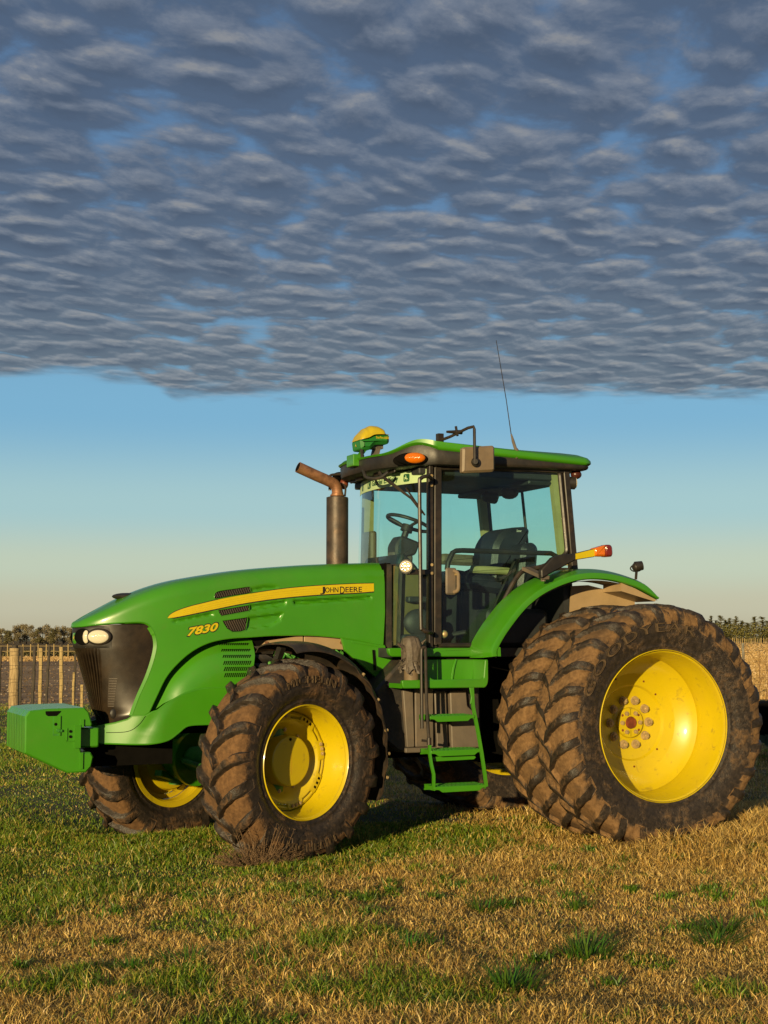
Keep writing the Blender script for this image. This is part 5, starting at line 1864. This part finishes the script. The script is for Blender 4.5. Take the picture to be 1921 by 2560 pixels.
def front_wheel(c, side):
    yf = -.185
    hb = MB().lathe([(.0005, -.005), (.182, -.005), (.190, .0), (.193, .012), (.193, .12), (.20, .125), (.205, .14), (.27, .145), (.275, .155), (.0005, .18)], 72)
    o = hb.build('front_wheel', YELLOW, TR, 30)
    o.location = c
    o.rotation_euler = (0, 0, .372+(pi if side > 0 else 0))
    MB().lathe([(.430, yf-.006), (.436, yf+.002), (.430, yf+.014), (.414, yf+.022), (.406, yf+.045), (.402, yf+.085), (.394, yf+.10), (.391, yf+.15), (.383, yf+.165), (.380, yf+.24), (.372, yf+.26), (.370, .15), (.38, .17), (.41, .18), (.435, .188), (.435, .195), (.39, .185), (.382, .14), (.39, yf+.2), (.415, yf+.05), (.425, yf)], 112, closed=True).build('rim', YELLOW, o, 30)
    # scalloped disc bolted to lugs on the rim
    vs, fs = [], []
    n = 144
    for i in range(n):
        a = 2*pi*i/n
        ph = (i % 18)/18
        lug = 1 if ph < .55 else 0
        ro = .369 if lug else .325
        for r, y in ((ro, .035), (ro, .022), (.318, .020), (.30, .030), (.262, .095), (.20, .118)):
            vs.append((r*cos(a), y, r*sin(a)))
    for i in range(n):
        j = (i+1) % n
        for k in range(5):
            fs.append((i*6+k, i*6+k+1, j*6+k+1, j*6+k))
    MB().add(vs, fs).build('wheel_disc', YELLOW, o, 40)
    ring = MB().lathe([(.372, .030), (.355, .024), (.330, .040), (.33, .055), (.372, .06)], 96, closed=True).build('rim_lugs', YELLOW, o)
    if side < 0:
        for k in range(8):
            for d in (-.11, .0, .11):
                a = 2*pi*(k+.275)/8+d
                if k % 2:
                    b = MB().box(-.011, .011, .0195, .03, -.009, .009)
                    b.tf(Matrix.Translation((.345*cos(a), 0, .345*sin(a))) @ Matrix.Rotation(-a, 4, 'Y'))
                    b.build('square_hole', DARK, o, 0)
                else:
                    nuts(1, .345, .022, .015, .012, o, STEEL, 'lug_bolt', a0=a, cone=False)
        for k in range(10):
            nuts(1, .235, .118, .017, .02, o, STEEL, 'wheel_nut', a0=2*pi*k/10+.2, cone=False)
        MB().box(-.0012, .0012, -.0062, 0, -.10, .15).build('hub_mark', mat('seam_line', (.45, .26, .01), .5), o, 0)
        MB().cyl((-.01, -.009, .165), (-.01, -.004, .165), .012, .012, 12).build('hub_plug', DARK, o)
    ty = make_tyre(.775, .052, .44, .425, .178, 19, TYRE_F, o, .66, .27, .10, .066, .40)
    if side < 0:
        side_text('MICHELIN', .600, pi*.5, .80, .055, -.229, 'sidewall_lettering', LETTER, o)
        side_text('MICHELIN', .600, pi*1.5, .80, .055, -.229, 'sidewall_lettering', LETTER, o, True)
    return o
FW = Vector((-2.93, -1.095, .690))
FWF = Vector((-3.31, 1.28, .56))
front_wheel(FW, -1)
front_wheel(FWF, 1)

# ---- front mudguards follow the steered wheels
def mudguard(c, s):
    rows = []
    n = 48
    for i in range(n+1):
        t = i/n
        a = radians(99-(99+24)*t)
        r = .90+.02*sin(t*pi)
        row = []
        w0, w1 = -.22, .26
        for k in range(13):
            u = k/12
            e = abs(u-.5)*2
            yy = w0+(w1-w0)*u
            edge = .012*sin(i*1.05)*(e > .9)*(t > .35) if u < .5 else 0
            rr = r-.05*e**3-(.02 if e > .98 else 0)-edge
            row.append((rr*cos(a), yy, rr*sin(a)))
        rows.append(row)
    inner = [[(p[0]*.988, p[1], p[2]*.988) for p in row] for row in rows]
    b = MB().grid(rows).grid(inner)
    for R_ in (0, -1):
        b.grid([rows[R_], inner[R_]])
    for k in (0, -1):
        b.grid([[r_[k] for r_ in rows], [r_[k] for r_ in inner]])
    o = b.build('front_mudguard', mat('mudguard_plastic' if s < 0 else 'mudguard_plastic_far', (.028, .022, .018), .5, var=.3, scale=9, dust=.7, dustcol=(.12, .07, .035), bump=.15), TR, 45)
    o.location = c
    o.rotation_euler = (0, 0, .372)
    bo = MB()
    for t in (.12, .42, .56, .70, .80, .90):
        a = radians(99-123*t)
        r = .880
        bo.cyl((r*cos(a), -.20 if t > .2 else -.12, r*sin(a)), ((r-.02)*cos(a), -.20 if t > .2 else -.12, (r-.02)*sin(a)), .014, .012, 10)
    bo.build('mudguard_bolt', STEEL, o)
    st = MB().bar((.0, .1, .86), (.0, .26, .55), .05, .05).bar((.86*cos(.5), .1, .86*sin(.5)), (.3, .3, .1), .05, .05)
    st.build('mudguard_stay', BLACKP, o)
    return o
mudguard(FW+Vector((-.01, .0, .01)), -1)
mudguard(FWF, 1)

# ---- front axle
def axle():
    b = MB()
    ax = -2.99
    b.tube([(ax, -.85, .69), (ax, -.45, .66), (ax, -.18, .62), (ax-.02, .18, .60), (ax-.10, .55, .585), (ax-.2, 1.0, .57)], [.10, .11, .17, .17, .11, .10], 18)
    o = b.build('front_axle', GREEN_D, TR, 50)
    for s in (-1, 1):
        k = Matrix.Translation((ax-.02, -.94, .69) if s < 0 else (ax-.22, 1.10, .57)) @ Matrix.Rotation(.372, 4, 'Z')
        kn = MB().cyl((0, -.10, 0), (0, .10, 0), .155, .155, 24).cyl((0, 0, -.24), (0, 0, .24), .075, .075, 16).bar((0, 0, -.2), (-.28, s*-.10, -.12), .07, .05)
        kn.rbox(-.12, .12, min(-s*.16, s*.02), max(-s*.16, s*.02), .16, .26, .03)
        kn.tf(k).build('steering_knuckle', GREEN_D, o)
        MB().cyl((0, -s*.06, 0), (0, -s*.26, 0), .20, .20, 28).cyl((0, -s*.24, 0), (0, -s*.29, 0), .24, .24, 28).tf(k).build('planetary_housing', GREEN, o)
    MB().tube([(ax-.3, -.78, .56), (ax-.26, .78, .56)], .026, 8).build('tie_rod', GREEN_D, o)
    MB().tube(crv([(ax-.05, -.55, .98), (ax-.1, -.72, .92), (ax-.06, -.80, .82), (ax, -.78, .74)], 20), .018, 8).build('hydraulic_hose', GREEN_D, o)
axle()

# ---- engine side, chassis, tank
def engine():
    b = MB().box(-3.02, -2.0, -.30, .30, .75, 1.78)
    e = b.build('engine_block', DARK, TR)
    p = MB()
    p.tube([(-2.80, -.335, 1.50), (-2.20, -.335, 1.485)], .034, 10)
    p.tube([(-2.86, -.34, 1.40), (-2.2, -.34, 1.42)], .016, 8)
    p.rbox(-2.86, -2.83, -.36, -.33, 1.32, 1.44, .01)
    for k in range(6):
        x = -2.74+k*.095
        p.tube(crv([(x, -.35, 1.53), (x+.03, -.385, 1.49), (x+.085, -.385, 1.44), (x+.05, -.36, 1.38), (x+.09, -.35, 1.34)], 18), .0085, 6)
        p.tube(crv([(x+.05, -.35, 1.52), (x+.0, -.378, 1.47), (x-.05, -.37, 1.42), (x-.06, -.36, 1.34)], 14), .0075, 6)
        p.cyl((x, -.36, 1.33), (x, -.36, 1.42), .021, .018, 10)
        p.cyl((x+.04, -.35, 1.50), (x+.04, -.39, 1.50), .016, .014, 8)
    p.build('fuel_rail', mat('engine_green', (.05, .21, .025), .45, var=.2, scale=15, dust=.3, dustcol=(.12, .11, .05)), e)
    c = MB()
    for k in range(9):
        for r_ in range(3):
            c.tube(crv([(-2.98+k*.012, -.34, 1.56-r_*.07), (-2.94+k*.014, -.36, 1.53-r_*.07), (-2.9+k*.01, -.34, 1.50-r_*.07)], 8), .0055, 5)
    c.build('wiring_loom', RUBBERB, e)
    s = MB().prism(rounded([(-2.945, 1.553), (-2.885, 1.605), (-2.565, 1.648), (-2.565, 1.556)], .01, 2), -.375, -.355, .004)
    s.prism(rounded([(-2.555, 1.553), (-2.555, 1.648), (-2.225, 1.640), (-2.175, 1.56), (-2.20, 1.53)], .01, 2), -.375, -.355, .004)
    sh = s.build('engine_shield', BEIGE, TR)
    h = MB()
    for x, z in ((-2.885, 1.588), (-2.225, 1.59)):
        h.cyl((x, -.385, z), (x, -.374, z), .014, .014, 12)
    h.build('shield_bolt', RUST, sh)
    # green cab support panel behind the mudguard
    MB().prism([(-2.26, 1.628), (-1.868, 1.568), (-1.842, 1.477), (-1.741, 1.454), (-1.935, 1.285), (-2.23, 1.525)], -.47, -.43, .006).build('support_panel', GREEN, TR)
    MB().prism(rounded([(-1.985, 1.53), (-1.968, 1.53), (-1.955, 1.36), (-1.972, 1.36)], .004, 2), -.485, -.465).build('panel_slot', DARK, TR)
    MB().prism([(-2.17, 1.607), (-1.87, 1.562), (-1.868, 1.545), (-2.17, 1.59)], -.478, -.47).build('panel_lip', GREEN, TR)
    # tank
    t = MB().prism(rounded([(-2.06, 1.20), (-1.80, 1.46), (-1.10, 1.46), (-1.08, .80), (-1.16, .69), (-1.84, .69), (-1.98, .80)], .03, 3), -.70, -.38, .02)
    tk = t.build('fuel_tank', RUBBERB, TR)
    q = MB()
    for o in ([(-1.825, 1.20), (-1.735, 1.20), (-1.722, .735), (-1.79, .735)], [(-1.715, 1.21), (-1.55, 1.21), (-1.55, .735), (-1.712, .735)]):
        q.prism(rounded(o, .012, 2), -.745, -.70, .006)
    q.prism(rounded([(-1.535, 1.19), (-1.425, 1.19), (-1.410, .715), (-1.510, .715)], .012, 2), -.735, -.70, .008)
    q.prism(rounded([(-1.40, 1.19), (-1.250, 1.195), (-1.238, 1.06), (-1.185, 1.02), (-1.16, .90), (-1.12, .715), (-1.385, .715)], .012, 2), -.755, -.70, .008)
    q.rbox(-1.80, -1.15, -.74, -.70, .69, .73, .006)
    q.build('tank_cover', GREYP, tk)
    # gearbox and rear axle mass under the cab
    MB().box(-2.05, .45, -.36, .36, .62, 1.47).box(-.9, .45, -.40, .40, .55, 1.6).build('gearbox', DARK, TR)
    MB().cyl((0, -1.27, .925), (0, 1.27, .925), .055, .055, 20).cyl((0, -.80, .925), (0, .80, .925), .16, .16, 24).build('rear_axle', DARK, TR)
    MB().box(.3, .75, -.30, .30, .75, 1.25).bar((.4, -.45, .72), (1.35, -.52, .55), .09, .07).bar((.4, .45, .72), (1.35, .52, .55), .09, .07).build('rear_hitch', DARK, TR)
engine()

# ---- steps
def ladder():
    yb = -.985
    p = MB()
    p.prism(rounded([(-1.955, 1.290), (-1.945, 1.225), (-1.20, 1.222), (-1.178, 1.25), (-1.172, 1.29), (-1.172, 1.452), (-1.20, 1.452), (-1.215, 1.292)], .018, 3), yb-.02, yb+.02, .006)
    p.box(-1.95, -1.19, yb+.018, -.74, 1.225, 1.262)
    p.prism(rounded([(-1.70, 1.262), (-1.20, 1.262), (-1.185, 1.45), (-1.70, 1.45)], .02, 3), -.78, -.74, .006)
    p.prism([(-1.18, 1.23), (-1.172, 1.29), (-1.172, 1.45), (-1.195, 1.45), (-1.20, 1.262)], yb, -.76)
    p.tube(crv([(-1.40, -.785, 1.27), (-1.385, -.79, 1.38), (-1.36, -.785, 1.45)], 12), .010, 6)
    pl = p.build('step_platform', GREEN, TR)
    g = MB()
    for k in range(26):
        x = -1.92+k*.0265
        g.bar((x, yb+.01, 1.264), (x+.012, yb+.01, 1.268), .006, .012)
        if k % 2:
            g.bar((x, yb+.08, 1.264), (x+.012, yb+.08, 1.268), .006, .012)
    g.build('grip_teeth', GREEN, pl)
    MB().rbox(-1.665, -1.628, -.80, -.775, 1.30, 1.44, .006).build('rail_bracket', GREEN, pl)
    bb = MB()
    for z in (1.375, 1.335):
        bb.cyl((-1.648, -.815, z), (-1.648, -.80, z), .014, .012, 8)
    bb.build('bracket_bolt', STEEL, pl)
    s = MB()
    # side rails: flat bars leaning out to the lower steps
    s.tube([(-1.325, yb-.02, 1.225), (-1.318, yb-.02, 1.08), (-1.285, yb-.045, .86), (-1.262, yb-.06, .70), (-1.238, yb-.07, .52), (-1.226, yb-.07, .425)], .0165, 4)
    s.prism(rounded([(-1.352, 1.225), (-1.318, 1.225), (-1.318, 1.10), (-1.345, 1.09), (-1.336, 1.15)], .006, 2), yb-.03, yb-.015, .003)
    s.tube([(-1.725, yb-.05, .80), (-1.727, yb-.055, .70), (-1.718, yb-.065, .62), (-1.700, yb-.07, .54), (-1.700, yb-.07, .425)], .015, 4)
    l = s.build('ladder', GREEN, TR)
    for z, x0, x1, yo in ((.99, -1.722, -1.318, -1.03), (.716, -1.722, -1.268, -1.05), (.430, -1.695, -1.232, -1.06)):
        t = MB()
        # pressed tread, nose with cut corners, open pan behind
        nose = [(x0, z+.010), (x1, z+.012), (x1, z-.010), (x1-.035, z-.014), (x1-.06, z-.034), (x0+.07, z-.036), (x0+.04, z-.016), (x0, z-.012)]
        t.prism(rounded(nose, .006, 2), yo-.006, yo+.006, .002)
        t.box(x0+.005, x1-.005, yo+.004, yo+.20, z+.004, z+.010)
        t.box(x0, x1, yo+.19, yo+.20, z-.03, z+.016)
        for sx in (x0, x1-.008):
            t.box(sx, sx+.008, yo, yo+.2, z-.02, z+.014)
        t.build('step', GREEN, l)
        k = MB()
        k.box(x0+.02, x1-.02, yo+.02, yo+.18, z+.0102, z+.012)
        for i in range(12):
            xx = x0+.03+(x1-x0-.06)*i/11
            for j in range(4):
                k.bar((xx, yo+.03+j*.045, z+.010), (xx+.014, yo+.03+j*.045, z+.016), .008, .008)
        k.build('step_teeth', GREEN_D, l)
    MB().prism(rounded([(-1.68, .672), (-1.30, .676), (-1.28, .655), (-1.30, .640), (-1.66, .635)], .006, 2), -.985, -.97, .002).build('cross_bar', GREEN, l)
    rl = MB()
    rl.tube(crv([(-1.79, -1.03, .905), (-1.793, -1.03, 1.2), (-1.795, -1.03, 1.50), (-1.785, -1.03, 1.545), (-1.762, -1.03, 1.55), (-1.757, -1.03, 1.50), (-1.750, -1.035, 1.1), (-1.735, -1.045, .80)], 56), .0135, 10)
    rl.build('step_rail', BLACKT, TR)
    MB().cyl((-1.735, -1.045, .775), (-1.735, -1.045, .83), .019, .019, 12).bar((-1.79, -1.03, .81), (-1.72, -1.03, .80), .02, .02).build('rail_foot', BLACKP, TR)
ladder()

# ---- film wrapped round a canister standing on the step platform
def canister():
    root = empty('wrapped_canister', (-1.838, -.935, 1.264), 'canister on the step platform with its top wrapped in crumpled grey film', 'canister')
    MB().lathe([(.0005, 0), (.056, .0), (.062, .01), (.062, .20), (.05, .24), (.0005, .25)], 28, axis='z').build('canister_body', MIRRORG, root)
    MB().cyl((.02, -.063, .10), (.02, -.056, .10), .018, .018, 14).build('canister_label', BLACKP, root)
    rows = []
    n = 72
    prof = [(.098, .095), (.090, .115), (.082, .14), (.074, .165), (.076, .18), (.084, .215), (.082, .25), (.086, .29), (.080, .33), (.066, .362), (.04, .378), (.001, .382)]
    for j, (r, z) in enumerate(prof):
        row = []
        for i in range(n):
            a = 2*pi*i/n
            k = max(0, (.17-z)/.08)
            fold = (sin(a*13+j*.4)*.5+sin(a*22+1.3+j)*.35)*(.0035+.012*k)
            crum = (fbm(np.array([a*3.0]), np.array([z*28]), 5, 3)[0]-.5)*.016
            rr = max(.0005, r+fold+crum if j < 10 else r)
            zz = z+(sin(a*7+2)*.020*k)
            row.append((rr*cos(a)*1.02+.004*sin(z*30), rr*sin(a), zz))
        rows.append(row+[row[0]])
    b = MB().grid(rows)
    w_ = b.build('film_wrap', BAGM, root, 28)
    t = MB()
    for k in range(3):
        ring = [(.079*cos(a)+.003*sin(5*a+k), .079*sin(a), .172+.006*k+.004*sin(3*a+k)) for a in np.linspace(0, 2*pi, 40, endpoint=False)]
        t.tube(ring, .0028, 5, True)
    t.build('wrap_cord', GREYP, w_)
    f = MB()
    for (x, z, dx, dz, w2) in ((-.07, .27, -.075, .055, .045), (-.07, .20, -.06, -.025, .03), (-.075, .15, -.07, -.03, .028), (.07, .31, .035, .05, .05), (.05, .13, .02, -.05, .04), (-.02, .12, -.01, -.055, .04)):
        P = []
        for i in range(5):
            t_ = i/4
            P.append([(x+dx*t_+w2*(u-.5)*(1-.6*t_)*(.3 if abs(dz) < abs(dx) else 1), -.04-.03*t_*random.random()+.01*sin(u*9), z+dz*t_+w2*(u-.5)*(1-.5*t_)*(1 if abs(dz) < abs(dx) else .2)) for u in (0, .33, .66, 1)])
        f.grid(P)
    f.build('film_flap', BAGM, w_, 20)
canister()
